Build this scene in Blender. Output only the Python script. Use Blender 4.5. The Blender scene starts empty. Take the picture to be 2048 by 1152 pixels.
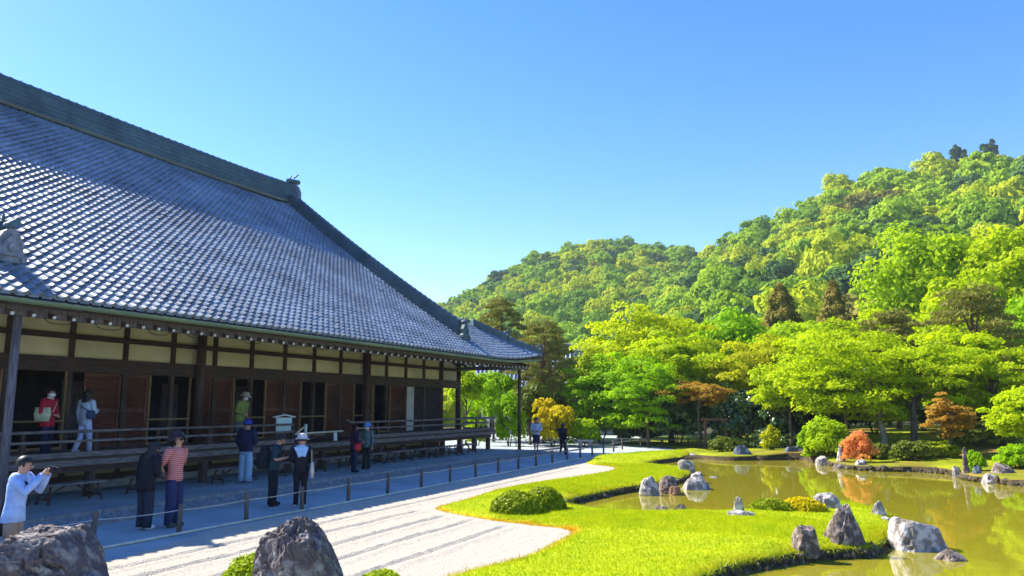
import bpy, bmesh, math, random
import numpy as np
from mathutils import Vector, Matrix, noise, Euler

random.seed(7)
RNG = np.random.default_rng(7)
SC = bpy.context.scene
COL = SC.collection
PI = math.pi

# ------------------------------------------------------------------ camera, sky, sun, exposure
# world axes: +Y runs along the temple hall (away), +X points from the hall to the garden
YAW = math.radians(23.937)
PITCH = math.radians(8.654)
EYE = 2.15
cam_d = bpy.data.cameras.new('camera')
cam = bpy.data.objects.new('camera', cam_d)
COL.objects.link(cam)
cam.location = (0, 0, EYE)
cam.rotation_euler = (PI / 2 + PITCH, 0, YAW)
cam_d.sensor_width = 36.0
cam_d.lens = 36.0 * 1550 / 2048
cam_d.clip_start = 0.1
cam_d.clip_end = 6000
SC.camera = cam

SUN_EL, SUN_DIR = math.radians(44), Vector((-1, 0.03, 0)).normalized()
world = bpy.data.worlds.new('World')
SC.world = world
world.use_nodes = True
wn, wl = world.node_tree.nodes, world.node_tree.links
sky = wn.new('ShaderNodeTexSky')
sky.sky_type = 'NISHITA'
sky.sun_disc = False
sky.sun_elevation = SUN_EL
sky.sun_rotation = math.atan2(SUN_DIR.x, SUN_DIR.y)
sky.altitude = 100
sky.air_density = 1.0
sky.dust_density = 0.25
sky.ozone_density = 3.0
hsv = wn.new('ShaderNodeHueSaturation')
hsv.inputs['Hue'].default_value = 0.5145
hsv.inputs['Saturation'].default_value = 1.36
hsv.inputs['Value'].default_value = 1.0
bg = wn['Background']
bg.inputs['Strength'].default_value = 0.112
wl.new(sky.outputs['Color'], hsv.inputs['Color'])
wl.new(hsv.outputs['Color'], bg.inputs['Color'])

sun_d = bpy.data.lights.new('sun', 'SUN')
sun_d.energy = 4.3
sun_d.angle = math.radians(0.5)
sun_d.color = (1.0, 0.94, 0.82)
sun = bpy.data.objects.new('sun', sun_d)
COL.objects.link(sun)
to_sun = Vector((SUN_DIR.x * math.cos(SUN_EL), SUN_DIR.y * math.cos(SUN_EL), math.sin(SUN_EL)))
sun.rotation_euler = to_sun.to_track_quat('Z', 'Y').to_euler()

SC.view_settings.view_transform = 'Standard'
SC.view_settings.look = 'None'
SC.view_settings.gamma = 1.0
SC.view_settings.use_curve_mapping = False
SC.view_settings.exposure = 1.5
SC.cycles.max_bounces = 7
SC.cycles.transparent_max_bounces = 4
SC.cycles.use_denoising = True

# ------------------------------------------------------------------ materials
def M(name, c1, c2=None, scale=4.0, rough=0.8, bump=0.0, bscale=30.0, spec=0.3, metal=0.0,
      trans=0.0, island=0.0, stretch=None, detail=4.0, contrast=(0.35, 0.65), objvar=0.0, coord='Object'):
    m = bpy.data.materials.new(name)
    m.use_nodes = True
    n, l = m.node_tree.nodes, m.node_tree.links
    b = n['Principled BSDF']
    b.inputs['Roughness'].default_value = rough
    b.inputs['Specular IOR Level'].default_value = spec
    b.inputs['Metallic'].default_value = metal
    c2 = c2 or tuple(x * 0.75 for x in c1)
    tc = n.new('ShaderNodeTexCoord')
    vec = tc.outputs[coord]
    if stretch:
        mp = n.new('ShaderNodeMapping')
        mp.inputs['Scale'].default_value = stretch
        l.new(vec, mp.inputs['Vector'])
        vec = mp.outputs['Vector']
    nz = n.new('ShaderNodeTexNoise')
    nz.inputs['Scale'].default_value = scale
    nz.inputs['Detail'].default_value = detail
    l.new(vec, nz.inputs['Vector'])
    fac = nz.outputs['Fac']
    mr = n.new('ShaderNodeMapRange')
    mr.inputs['From Min'].default_value, mr.inputs['From Max'].default_value = contrast
    l.new(fac, mr.inputs['Value'])
    fac = mr.outputs['Result']
    if island or objvar:
        geo = n.new('ShaderNodeNewGeometry')
        oi = n.new('ShaderNodeObjectInfo')
        ad = n.new('ShaderNodeMath'); ad.operation = 'ADD'
        fr = n.new('ShaderNodeMath'); fr.operation = 'FRACT'
        l.new(geo.outputs['Random Per Island'], ad.inputs[0])
        l.new(oi.outputs['Random'], ad.inputs[1])
        l.new(ad.outputs[0], fr.inputs[0])
        mx0 = n.new('ShaderNodeMix')
        mx0.inputs['Factor'].default_value = island or objvar
        l.new(fac, mx0.inputs['A'])
        l.new(fr.outputs[0], mx0.inputs['B'])
        fac = mx0.outputs['Result']
    mx = n.new('ShaderNodeMix'); mx.data_type = 'RGBA'
    mx.inputs['A'].default_value = (*c1, 1)
    mx.inputs['B'].default_value = (*c2, 1)
    l.new(fac, mx.inputs['Factor'])
    col = mx.outputs['Result']
    l.new(col, b.inputs['Base Color'])
    if bump:
        nb = n.new('ShaderNodeTexNoise')
        nb.inputs['Scale'].default_value = bscale
        nb.inputs['Detail'].default_value = 5
        l.new(vec, nb.inputs['Vector'])
        bp = n.new('ShaderNodeBump')
        bp.inputs['Strength'].default_value = bump
        bp.inputs['Distance'].default_value = 0.02
        l.new(nb.outputs['Fac'], bp.inputs['Height'])
        l.new(bp.outputs['Normal'], b.inputs['Normal'])
    if trans:
        tr = n.new('ShaderNodeBsdfTranslucent')
        l.new(col, tr.inputs['Color'])
        ms = n.new('ShaderNodeMixShader')
        ms.inputs['Fac'].default_value = trans
        l.new(b.outputs[0], ms.inputs[1])
        l.new(tr.outputs[0], ms.inputs[2])
        l.new(ms.outputs[0], n['Material Output'].inputs['Surface'])
    m['mix'] = mx.name
    return m

def leaf(name, c1, c2, trans=0.6, rough=0.6, scale=0.6, spec=0.12):
    return M(name, c1, c2, scale=scale, rough=rough, trans=trans, island=0.55, spec=spec)

MT = {}
MT['wood'] = M('dark_wood', (0.06, 0.036, 0.026), (0.10, 0.062, 0.045), 3, 0.7, 0.3, 20, stretch=(6, 6, 1))
MT['wood_h'] = M('dark_beam_wood', (0.055, 0.034, 0.027), (0.09, 0.058, 0.045), 3, 0.7, 0.3, 20, stretch=(6, 0.7, 6))
MT['grey_wood'] = M('weathered_grey_wood', (0.22, 0.19, 0.2), (0.10, 0.085, 0.09), 4, 0.75, 0.4, 25, stretch=(8, 8, 0.8))
MT['rail_wood'] = M('weathered_rail_wood', (0.24, 0.20, 0.18), (0.11, 0.09, 0.08), 4, 0.75, 0.3, 25, stretch=(8, 0.8, 8))
MT['trim'] = M('pale_trim_wood', (0.32, 0.2, 0.09), (0.2, 0.12, 0.05), 5, 0.6, stretch=(5, 5, 1))
MT['louvre'] = M('reddish_louvre_wood', (0.14, 0.05, 0.03), (0.085, 0.03, 0.018), 6, 0.6, stretch=(4, 1, 10))
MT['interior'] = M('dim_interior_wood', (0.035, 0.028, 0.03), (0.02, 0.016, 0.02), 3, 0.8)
MT['plaster'] = M('cream_plaster', (0.80, 0.72, 0.47), (0.68, 0.60, 0.34), 0.9, 0.9, 0.1, 40, objvar=0.3)
MT['white_plaster'] = M('white_plaster', (0.55, 0.53, 0.46), (0.46, 0.44, 0.38), 2, 0.9)
MT['white_paint'] = M('white_paint', (0.8, 0.8, 0.78), (0.68, 0.68, 0.66), 8, 0.6)
MT['tile'] = M('grey_roof_tile', (0.26, 0.31, 0.355), (0.135, 0.175, 0.22), 7, 0.38, 0.15, 25, spec=0.65, island=0.5)
MT['tile_dark'] = M('old_ridge_tile', (0.042, 0.082, 0.095), (0.075, 0.125, 0.14), 5, 0.5, 0.3, 15, spec=0.5, island=0.4)
MT['tile_end'] = M('onigawara_clay', (0.24, 0.25, 0.28), (0.12, 0.13, 0.15), 6, 0.5, 0.3, 18, spec=0.5)
MT['copper'] = M('weathered_copper', (0.20, 0.24, 0.12), (0.12, 0.17, 0.10), 1.2, 0.5, stretch=(1, 0.5, 1))
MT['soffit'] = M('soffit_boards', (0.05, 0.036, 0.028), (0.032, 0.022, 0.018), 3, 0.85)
MT['cable'] = M('black_cable', (0.012, 0.012, 0.012), rough=0.6)
MT['sand'] = M('swept_sand', (0.40, 0.45, 0.45), (0.32, 0.36, 0.365), 1.3, 0.95, 0.5, 60, contrast=(0.3, 0.7))
MT['gravel'] = M('pale_gravel', (0.58, 0.53, 0.42), (0.32, 0.28, 0.22), 48, 0.95, 0.9, 45, contrast=(0.3, 0.62))
MT['cobble'] = M('drip_cobbles', (0.22, 0.22, 0.22), (0.36, 0.35, 0.33), 5, 0.8, island=0.8)
MT['kerb'] = M('kerb_stone', (0.34, 0.33, 0.31), (0.24, 0.23, 0.22), 4, 0.85, 0.4, 20)
MT['soil'] = M('bank_soil', (0.045, 0.03, 0.016), (0.10, 0.07, 0.03), 6, 0.95, 0.8, 20)
MT['forest_floor'] = M('forest_floor', (0.03, 0.035, 0.012), (0.07, 0.06, 0.02), 0.4, 0.95, 0.5, 8)
MT['hill'] = M('hillside_undergrowth', (0.025, 0.05, 0.012), (0.045, 0.075, 0.015), 0.06, 0.95)
MT['rock_pale'] = M('pale_grey_rock', (0.54, 0.49, 0.45), (0.20, 0.175, 0.155), 6.5, 0.85, 1.0, 20, contrast=(0.40, 0.56), detail=12)
MT['rock_brown'] = M('brown_rock', (0.36, 0.29, 0.24), (0.10, 0.075, 0.06), 8.0, 0.85, 1.0, 20, contrast=(0.36, 0.54), detail=9)
MT['rock_dark'] = M('dark_purple_rock', (0.105, 0.078, 0.074), (0.30, 0.26, 0.225), 7.0, 0.8, 1.0, 22, contrast=(0.48, 0.66), detail=12)
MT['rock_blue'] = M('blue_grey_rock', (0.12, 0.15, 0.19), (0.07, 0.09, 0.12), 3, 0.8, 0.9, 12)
MT['bark'] = M('grey_brown_bark', (0.16, 0.13, 0.10), (0.08, 0.06, 0.045), 4, 0.9, 0.8, 18, stretch=(4, 4, 1))
MT['bark_pale'] = M('pale_maple_bark', (0.34, 0.30, 0.24), (0.18, 0.15, 0.11), 4, 0.9, 0.5, 18, stretch=(4, 4, 1))
MT['bark_red'] = M('red_pine_bark', (0.25, 0.11, 0.06), (0.12, 0.06, 0.04), 4, 0.9, 0.8, 12)
MT['bamboo'] = M('bamboo_pole', (0.72, 0.66, 0.5), (0.6, 0.54, 0.38), 6, 0.55)
MT['rope'] = M('pale_rope', (0.7, 0.68, 0.6), (0.5, 0.48, 0.42), 30, 0.9)
MT['post'] = M('fence_post_wood', (0.09, 0.075, 0.06), (0.16, 0.13, 0.10), 5, 0.85, 0.4, 25, stretch=(6, 6, 1), objvar=0.3)
# foliage
G = MT
G['l_maple'] = leaf('maple_leaf_bright', (0.56, 0.66, 0.003), (0.40, 0.54, 0.003))
G['l_maple_y'] = leaf('maple_leaf_yellow', (0.62, 0.67, 0.003), (0.43, 0.55, 0.003))
G['l_green'] = leaf('fresh_green_leaf', (0.40, 0.62, 0.003), (0.26, 0.47, 0.003))
G['l_light'] = leaf('light_green_leaf', (0.48, 0.62, 0.006), (0.33, 0.50, 0.006))
G['l_olive'] = leaf('olive_yellow_leaf', (0.60, 0.57, 0.008), (0.38, 0.46, 0.008))
G['l_orange'] = leaf('orange_maple_leaf', (0.58, 0.31, 0.05), (0.46, 0.35, 0.03))
G['l_red'] = leaf('red_orange_leaf', (0.86, 0.34, 0.15), (0.80, 0.44, 0.07))
G['l_yellow'] = leaf('yellow_leaf', (0.80, 0.62, 0.008), (0.52, 0.50, 0.008))
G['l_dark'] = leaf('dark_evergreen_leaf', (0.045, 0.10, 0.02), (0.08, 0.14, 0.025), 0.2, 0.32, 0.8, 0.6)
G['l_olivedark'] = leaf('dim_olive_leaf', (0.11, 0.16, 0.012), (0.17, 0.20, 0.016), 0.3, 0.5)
G['l_pine'] = leaf('pine_needles', (0.20, 0.225, 0.03), (0.30, 0.27, 0.05), 0.25, 0.6)
G['l_conifer'] = leaf('bronze_conifer', (0.36, 0.25, 0.045), (0.20, 0.21, 0.03), 0.3, 0.7)
G['l_bush'] = leaf('clipped_azalea_leaf', (0.42, 0.50, 0.006), (0.25, 0.36, 0.006), 0.35, 0.5)
G['l_bushdark'] = leaf('round_azalea_leaf', (0.36, 0.42, 0.006), (0.18, 0.25, 0.006), 0.3, 0.45)
G['h1'] = leaf('hill_leaf_fresh', (0.38, 0.52, 0.010), (0.25, 0.41, 0.009), 0.35, 0.8, 0.05)
G['h2'] = leaf('hill_leaf_yellow', (0.52, 0.57, 0.010), (0.38, 0.46, 0.010), 0.35, 0.8, 0.05)
G['h3'] = leaf('hill_leaf_mid', (0.23, 0.38, 0.018), (0.15, 0.28, 0.015), 0.3, 0.8, 0.05)
G['h4'] = leaf('hill_leaf_dark', (0.06, 0.13, 0.035), (0.09, 0.17, 0.03), 0.25, 0.8, 0.05)
G['h5'] = leaf('hill_leaf_bronze', (0.32, 0.27, 0.04), (0.20, 0.22, 0.03), 0.3, 0.8, 0.05)

def edge_mat(name, c1, c2, cedge, attr, trans=0.0, scale=2.0, island=0.4, bump=0.0):
    """grass / moss: two greens, drying to a third colour where the 'attr' attribute is 1"""
    m = M(name, c1, c2, scale, 0.85, bump, 60, island=island, spec=0.15, coord='Object')
    n, l = m.node_tree.nodes, m.node_tree.links
    mx = n[m['mix']]
    at = n.new('ShaderNodeAttribute'); at.attribute_name = attr
    m2 = n.new('ShaderNodeMix'); m2.data_type = 'RGBA'
    l.new(at.outputs['Fac'], m2.inputs['Factor'])
    l.new(mx.outputs['Result'], m2.inputs['A'])
    m2.inputs['B'].default_value = (*cedge, 1)
    b = n['Principled BSDF']
    l.new(m2.outputs['Result'], b.inputs['Base Color'])
    if trans:
        tr = n.new('ShaderNodeBsdfTranslucent')
        l.new(m2.outputs['Result'], tr.inputs['Color'])
        ms = n.new('ShaderNodeMixShader'); ms.inputs['Fac'].default_value = trans
        l.new(b.outputs[0], ms.inputs[1]); l.new(tr.outputs[0], ms.inputs[2])
        l.new(ms.outputs[0], n['Material Output'].inputs['Surface'])
    return m
G['moss'] = edge_mat('moss_lawn', (0.42, 0.47, 0.003), (0.32, 0.40, 0.003), (0.55, 0.27, 0.015), 'dry', bump=0.6)
G['grass'] = edge_mat('grass_blades', (0.52, 0.56, 0.003), (0.36, 0.46, 0.003), (0.62, 0.32, 0.015), 'dry', trans=0.4)
G['bank'] = edge_mat('far_bank_moss', (0.34, 0.38, 0.004), (0.14, 0.16, 0.006), (0.22, 0.14, 0.03), 'dry', scale=0.9, bump=0.6)

def weather(m, lo=0.62, hi=1.12, scale=0.55):
    """broad uneven weathering over a whole surface, in world metres"""
    n, l = m.node_tree.nodes, m.node_tree.links
    geo = n.new('ShaderNodeNewGeometry'); nz = n.new('ShaderNodeTexNoise'); nz.inputs['Scale'].default_value = scale; nz.inputs['Detail'].default_value = 6
    l.new(geo.outputs['Position'], nz.inputs['Vector'])
    mr = n.new('ShaderNodeMapRange'); mr.inputs['From Min'].default_value = 0.35; mr.inputs['From Max'].default_value = 0.65
    mr.inputs['To Min'].default_value = lo; mr.inputs['To Max'].default_value = hi
    l.new(nz.outputs['Fac'], mr.inputs['Value'])
    hs = n.new('ShaderNodeHueSaturation'); l.new(mr.outputs[0], hs.inputs['Value'])
    l.new(n[m['mix']].outputs['Result'], hs.inputs['Color']); l.new(hs.outputs['Color'], n['Principled BSDF'].inputs['Base Color'])
weather(MT['tile']); weather(MT['tile_dark'], 0.7, 1.2, 0.9); weather(MT['plaster'], 0.82, 1.06, 0.8); weather(MT['louvre'], 0.6, 1.25, 1.3)
weather(MT['wood'], 0.65, 1.3, 1.1); weather(MT['sand'], 0.8, 1.08, 0.7)

def water_mat():
    m = bpy.data.materials.new('murky_pond_water')
    m.use_nodes = True
    n, l = m.node_tree.nodes, m.node_tree.links
    b = n['Principled BSDF']
    b.inputs['Base Color'].default_value = (0.27, 0.235, 0.016, 1)
    b.inputs['Roughness'].default_value = 0.035
    b.inputs['IOR'].default_value = 1.5
    b.inputs['Specular IOR Level'].default_value = 1.0
    tc = n.new('ShaderNodeTexCoord')
    mp = n.new('ShaderNodeMapping'); mp.inputs['Scale'].default_value = (1.0, 0.45, 1)
    mp.inputs['Rotation'].default_value = (0, 0, YAW)
    nz = n.new('ShaderNodeTexNoise'); nz.inputs['Scale'].default_value = 5; nz.inputs['Detail'].default_value = 3
    bp = n.new('ShaderNodeBump'); bp.inputs['Strength'].default_value = 0.035; bp.inputs['Distance'].default_value = 0.05
    l.new(tc.outputs['Object'], mp.inputs['Vector']); l.new(mp.outputs[0], nz.inputs['Vector'])
    l.new(nz.outputs['Fac'], bp.inputs['Height']); l.new(bp.outputs['Normal'], b.inputs['Normal'])
    return m
G['water'] = water_mat()

def stripe_mat():
    m = M('striped_knit', (0.72, 0.30, 0.24), (0.62, 0.24, 0.2), 8, 0.9)
    n, l = m.node_tree.nodes, m.node_tree.links
    tc = n.new('ShaderNodeTexCoord')
    wv = n.new('ShaderNodeTexWave'); wv.bands_direction = 'Z'; wv.inputs['Scale'].default_value = 9.0
    mr = n.new('ShaderNodeMapRange')
    mr.inputs['From Min'].default_value = 0.35; mr.inputs['From Max'].default_value = 0.5
    l.new(tc.outputs['Object'], wv.inputs['Vector']); l.new(wv.outputs['Fac'], mr.inputs['Value'])
    m2 = n.new('ShaderNodeMix'); m2.data_type = 'RGBA'
    l.new(mr.outputs[0], m2.inputs['Factor'])
    m2.inputs['A'].default_value = (0.35, 0.09, 0.10, 1)
    l.new(n[m['mix']].outputs['Result'], m2.inputs['B'])
    l.new(m2.outputs['Result'], n['Principled BSDF'].inputs['Base Color'])
    return m
G['stripes'] = stripe_mat()
def cloth(name, c, v=0.8):
    if name not in MT:
        MT[name] = M(name, c, tuple(x * v for x in c), 12, 0.85, 0.7, 9, spec=0.2)
    return MT[name]
SKIN = M('skin', (0.52, 0.29, 0.2), (0.46, 0.25, 0.17), 6, 0.55)
HAIRM = M('black_hair', (0.012, 0.010, 0.012), (0.03, 0.022, 0.02), 20, 0.5, stretch=(6, 6, 1))

# ------------------------------------------------------------------ helpers
def tag(o, label=None, cat=None, group=None, kind=None):
    if label: o['label'] = label
    if cat: o['category'] = cat
    if group: o['group'] = group
    if kind: o['kind'] = kind
    return o

def link(o, parent=None):
    COL.objects.link(o)
    if parent is not None:
        o.parent = parent
        if parent.type == 'EMPTY' or parent.parent is None:
            pass
    return o

def empty(name, loc, rz=0.0):
    o = bpy.data.objects.new(name, None)
    o.empty_display_size = 0.2
    o.location = loc
    o.rotation_euler = (0, 0, rz)
    return link(o)

def np_mesh(name, V, F, mat=None, smooth=False, attrs=None, mats=None, mi=None):
    """mesh from numpy arrays; F is one (M,k) array or a list of them"""
    me = bpy.data.meshes.new(name)
    Fs = F if isinstance(F, list) else [F]
    Fs = [f for f in Fs if len(f)]
    V = np.asarray(V, dtype=np.float32)
    me.vertices.add(len(V)); me.vertices.foreach_set('co', V.ravel())
    tot = sum(f.size for f in Fs); nf = sum(len(f) for f in Fs)
    me.loops.add(tot); me.polygons.add(nf)
    me.loops.foreach_set('vertex_index', np.concatenate([f.ravel() for f in Fs]).astype(np.int32))
    st, p = [], 0
    for f in Fs:
        st.append(np.arange(len(f)) * f.shape[1] + p); p += f.size
    me.polygons.foreach_set('loop_start', np.concatenate(st).astype(np.int32))
    if mi is not None: me.polygons.foreach_set('material_index', np.asarray(mi, dtype=np.int32))
    me.polygons.foreach_set('use_smooth', np.full(nf, smooth))
    me.update(calc_edges=True)
    for mm in (mats or ([mat] if mat else [])): me.materials.append(mm)
    for k, a in (attrs or {}).items():
        at = me.attributes.new(k, 'FLOAT', 'POINT'); at.data.foreach_set('value', np.asarray(a, dtype=np.float32))
    return me

class MB:
    """collects simple shapes into one mesh"""
    def __init__(s): s.v, s.f, s.sm = [], [], []
    def add(s, vs, fs, smooth=False):
        k = len(s.v); s.v += [tuple(v) for v in vs]
        s.f += [tuple(i + k for i in f) for f in fs]; s.sm += [smooth] * len(fs)
        return s
    def box(s, c, d, rot=None, taper=1.0):
        x, y, z = d[0] / 2, d[1] / 2, d[2] / 2; t = taper
        vs = [(-x, -y, -z), (x, -y, -z), (x, y, -z), (-x, y, -z), (-x * t, -y * t, z), (x * t, -y * t, z), (x * t, y * t, z), (-x * t, y * t, z)]
        R = rot if isinstance(rot, Matrix) else (Euler(rot).to_matrix() if rot else None)
        c = Vector(c)
        vs = [c + (R @ Vector(v) if R else Vector(v)) for v in vs]
        return s.add(vs, [(3, 2, 1, 0), (4, 5, 6, 7), (0, 1, 5, 4), (1, 2, 6, 5), (2, 3, 7, 6), (3, 0, 4, 7)])
    def tube(s, pts, r, n=6, cap=True, smooth=True, flat=1.0):
        pts = [Vector(p) for p in pts]
        rs = r if isinstance(r, (list, tuple)) else [r] * len(pts)
        rings = []
        a0 = None
        for i, p in enumerate(pts):
            t = (pts[min(i + 1, len(pts) - 1)] - pts[max(i - 1, 0)])
            t = t.normalized() if t.length > 1e-9 else Vector((0, 0, 1))
            if a0 is None:
                a0 = t.orthogonal().normalized()
            a = (a0 - t * a0.dot(t)); a = a.normalized() if a.length > 1e-6 else t.orthogonal().normalized()
            a0 = a; b = t.cross(a)
            rings.append([p + (a * math.cos(2 * PI * k / n) + b * math.sin(2 * PI * k / n) * flat) * rs[i] for k in range(n)])
        vs = [v for R in rings for v in R]; fs = []
        for i in range(len(pts) - 1):
            for k in range(n):
                fs.append((i * n + k, i * n + (k + 1) % n, (i + 1) * n + (k + 1) % n, (i + 1) * n + k))
        s.add(vs, fs, smooth)
        if cap:
            k = len(s.v) - len(vs)
            s.f += [tuple(k + i for i in reversed(range(n))), tuple(k + (len(pts) - 1) * n + i for i in range(n))]
            s.sm += [False, False]
        return s
    def loft(s, rings, n=12, cap=True, smooth=True):
        """rings: (centre, rx, ry) horizontal ellipses"""
        vs = []
        for c, rx, ry in rings:
            for k in range(n):
                a = 2 * PI * k / n
                vs.append((c[0] + rx * math.cos(a), c[1] + ry * math.sin(a), c[2]))
        fs = []
        for i in range(len(rings) - 1):
            for k in range(n):
                fs.append((i * n + k, i * n + (k + 1) % n, (i + 1) * n + (k + 1) % n, (i + 1) * n + k))
        k = len(s.v); s.add(vs, fs, smooth)
        if cap:
            s.f += [tuple(k + i for i in reversed(range(n))), tuple(k + (len(rings) - 1) * n + i for i in range(n))]
            s.sm += [False, False]
        return s
    def ell(s, c, r, n=10, m=7, rot=None, keep=None):
        R = Euler(rot).to_matrix() if rot else None
        vs = []
        for j in range(m + 1):
            ph = PI * j / m - PI / 2
            for k in range(n):
                a = 2 * PI * k / n
                p = Vector((r[0] * math.cos(ph) * math.cos(a), r[1] * math.cos(ph) * math.sin(a), r[2] * math.sin(ph)))
                vs.append(Vector(c) + (R @ p if R else p))
        fs = []
        for j in range(m):
            for k in range(n):
                f = (j * n + k, j * n + (k + 1) % n, (j + 1) * n + (k + 1) % n, (j + 1) * n + k)
                if keep:
                    cc = (vs[f[0]] + vs[f[1]] + vs[f[2]] + vs[f[3]]) / 4 - Vector(c)
                    if not keep(cc): continue
                fs.append(f)
        return s.add(vs, fs, True)
    def mesh(s, name, mat):
        me = bpy.data.meshes.new(name)
        me.from_pydata(s.v, [], s.f)
        me.polygons.foreach_set('use_smooth', s.sm)
        for m in (mat if isinstance(mat, (list, tuple)) else [mat]): me.materials.append(m)
        return me
    def obj(s, name, mat, parent=None):
        o = bpy.data.objects.new(name, s.mesh(name, mat))
        return link(o, parent)

def part(name, mesh, parent, loc=None, mat4=None):
    o = bpy.data.objects.new(name, mesh)
    link(o, parent)
    if mat4 is not None: o.matrix_local = mat4
    elif loc is not None: o.location = loc
    return o

# ------------------------------------------------------------------ 2-D polygons of the ground plan (metres)
def poly_sdf(P, X, Y):
    """signed distance to polygon, negative inside; also the nearest boundary point"""
    P = np.asarray(P, float); Q = np.roll(P, -1, 0)
    best = np.full(X.shape, 1e9); bx = np.zeros(X.shape); by = np.zeros(X.shape); ins = np.zeros(X.shape, bool)
    for (ax, ay), (cx, cy) in zip(P, Q):
        dx, dy = cx - ax, cy - ay
        t = np.clip(((X - ax) * dx + (Y - ay) * dy) / (dx * dx + dy * dy + 1e-12), 0, 1)
        qx, qy = ax + t * dx, ay + t * dy
        d = np.hypot(X - qx, Y - qy)
        k = d < best
        best = np.where(k, d, best); bx = np.where(k, qx, bx); by = np.where(k, qy, by)
        c = ((ay > Y) != (cy > Y))
        with np.errstate(divide='ignore', invalid='ignore'):
            c &= X < (cx - ax) * (Y - ay) / (cy - ay + 1e-15) + ax
        ins ^= c
    return np.where(ins, -best, best), bx, by

def smooth_poly(P, it=2):
    P = np.asarray(P, float)
    for _ in range(it):
        Q = np.roll(P, -1, 0)
        A = P * 0.75 + Q * 0.25; B = P * 0.25 + Q * 0.75
        P = np.empty((2 * len(A), 2)); P[0::2] = A; P[1::2] = B
    return P

LAWN_WEST = [(-4.98, 8.85), (-4.77, 9.69), (-4.5, 10.79), (-4.55, 11.93), (-4.6, 12.9), (-4.9, 13.2), (-5.35, 13.28), (-6.35, 13.51), (-7.17, 13.88),
             (-7.85, 14.22), (-8.3, 14.6), (-8.42, 15.21), (-8.38, 16.22), (-8.64, 18.16), (-8.5, 20.39), (-8.14, 22.22), (-7.72, 24.32), (-7.65, 25.87),
             (-8.14, 27.1), (-9.17, 27.69), (-9.7, 28.58), (-10.12, 31.23), (-9.94, 34.29), (-9.19, 36.76), (-7.85, 38.27)]
SHORE = [(-7.03, 35.03), (-7.93, 30.85), (-7.57, 29.91), (-5.78, 28.48), (-5.07, 25.33), (-5.58, 22.19), (-6.07, 20.87), (-6.46, 18.33), (-6.46, 17.13),
         (-5.91, 16.74), (-5.09, 16.33), (-3.91, 16.31), (-2.68, 16.85), (-2.2, 17.78), (-1.36, 18.84), (-0.78, 19.84), (-0.15, 19.74), (0.42, 18.31),
         (0.51, 16.93), (0.37, 15.49), (0.12, 14.2), (0.02, 13.75), (-0.5, 13.45), (-1.0, 12.85), (-1.58, 11.94), (-1.89, 11.27), (-2.3, 9.2), (-2.4, 5.5)]
FAR_SHORE = [(-6.81, 35.84), (-5.48, 35.03), (-4.49, 35.47), (-3.33, 36.32), (-2.36, 37.1), (-1.64, 34.81), (-0.83, 32.38), (-0.15, 31.69), (0.84, 31.66),
             (1.98, 31.93), (2.77, 31.17), (2.9, 28.86), (3.62, 28.14), (4.23, 27.28), (6, 25.5), (9, 22), (14, 14), (12, 4), (2, 4)]
SHORE = [(x * 0.975, y * 0.975) for x, y in SHORE]
FAR_SHORE = [(x * 0.975, y * 0.975) for x, y in FAR_SHORE]
POND = smooth_poly(SHORE + FAR_SHORE[::-1], 1)
LAWN = smooth_poly(LAWN_WEST + [(-7.4, 37.2)] + SHORE + [(-4.9, 5.5)], 1)
BANK = smooth_poly([(-8.2, 38.6), (-7.2, 36.6)] + FAR_SHORE[:16] + [(30, 16), (60, 60), (20, 74), (-12, 60), (-14, 46), (-9.6, 41.5)], 1)
WATER_Z = -0.13

def sstep(a, b, x):
    t = np.clip((x - a) / (b - a), 0, 1)
    return t * t * (3 - 2 * t)

def fbm(x, y, s, amp, seed=0):
    return np.array([noise.noise(Vector((a * s + seed, b * s - seed, seed * 1.7))) for a, b in zip(np.ravel(x), np.ravel(y))]).reshape(np.shape(x)) * amp

def mound(X, Y):
    """the far bank rises behind the pond on the garden side"""
    w = sstep(-6, 1, X) * sstep(31, 43, Y + np.maximum(0, X) * 0.7)
    return 0.75 * w

def ground_h(X, Y):
    d, _, _ = poly_sdf(POND, X, Y)
    return mound(X, Y) - 0.95 * sstep(0.12, -0.5, d)

# ------------------------------------------------------------------ the setting
def build_ground():
    xs = np.unique(np.concatenate([[-3000, -900, -300, -120, -60], np.arange(-40, -12, 2.0), np.arange(-12, 15, 0.25), np.arange(15, 40, 2.0), [60, 120, 300, 900, 3000]]))
    ys = np.unique(np.concatenate([[-3000, -900, -300, -100, -30, -10], np.arange(0, 4, 1.0), np.arange(4, 46, 0.25), np.arange(46, 80, 2.0), [100, 150, 300, 900, 3000]]))
    X, Y = np.meshgrid(xs, ys, indexing='ij')
    Z = ground_h(X, Y)
    V = np.stack([X, Y, Z], -1).reshape(-1, 3)
    nx, ny = len(xs), len(ys)
    I = np.arange(nx * ny).reshape(nx, ny)
    F = np.stack([I[:-1, :-1], I[1:, :-1], I[1:, 1:], I[:-1, 1:]], -1).reshape(-1, 4)
    cxy = V[F].mean(1)
    d, _, _ = poly_sdf(POND, cxy[:, 0], cxy[:, 1])
    db, _, _ = poly_sdf(BANK, cxy[:, 0], cxy[:, 1])
    mi = np.where(d < 0.7, 1, np.where((cxy[:, 1] > 60) | (abs(cxy[:, 0]) > 60) | (cxy[:, 0] > 14), 2, 0))
    me = np_mesh('ground', V, F, smooth=True, mats=[MT['sand'], MT['soil'], MT['forest_floor']], mi=mi)
    tag(link(bpy.data.objects.new('ground', me)), kind='structure')

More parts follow.
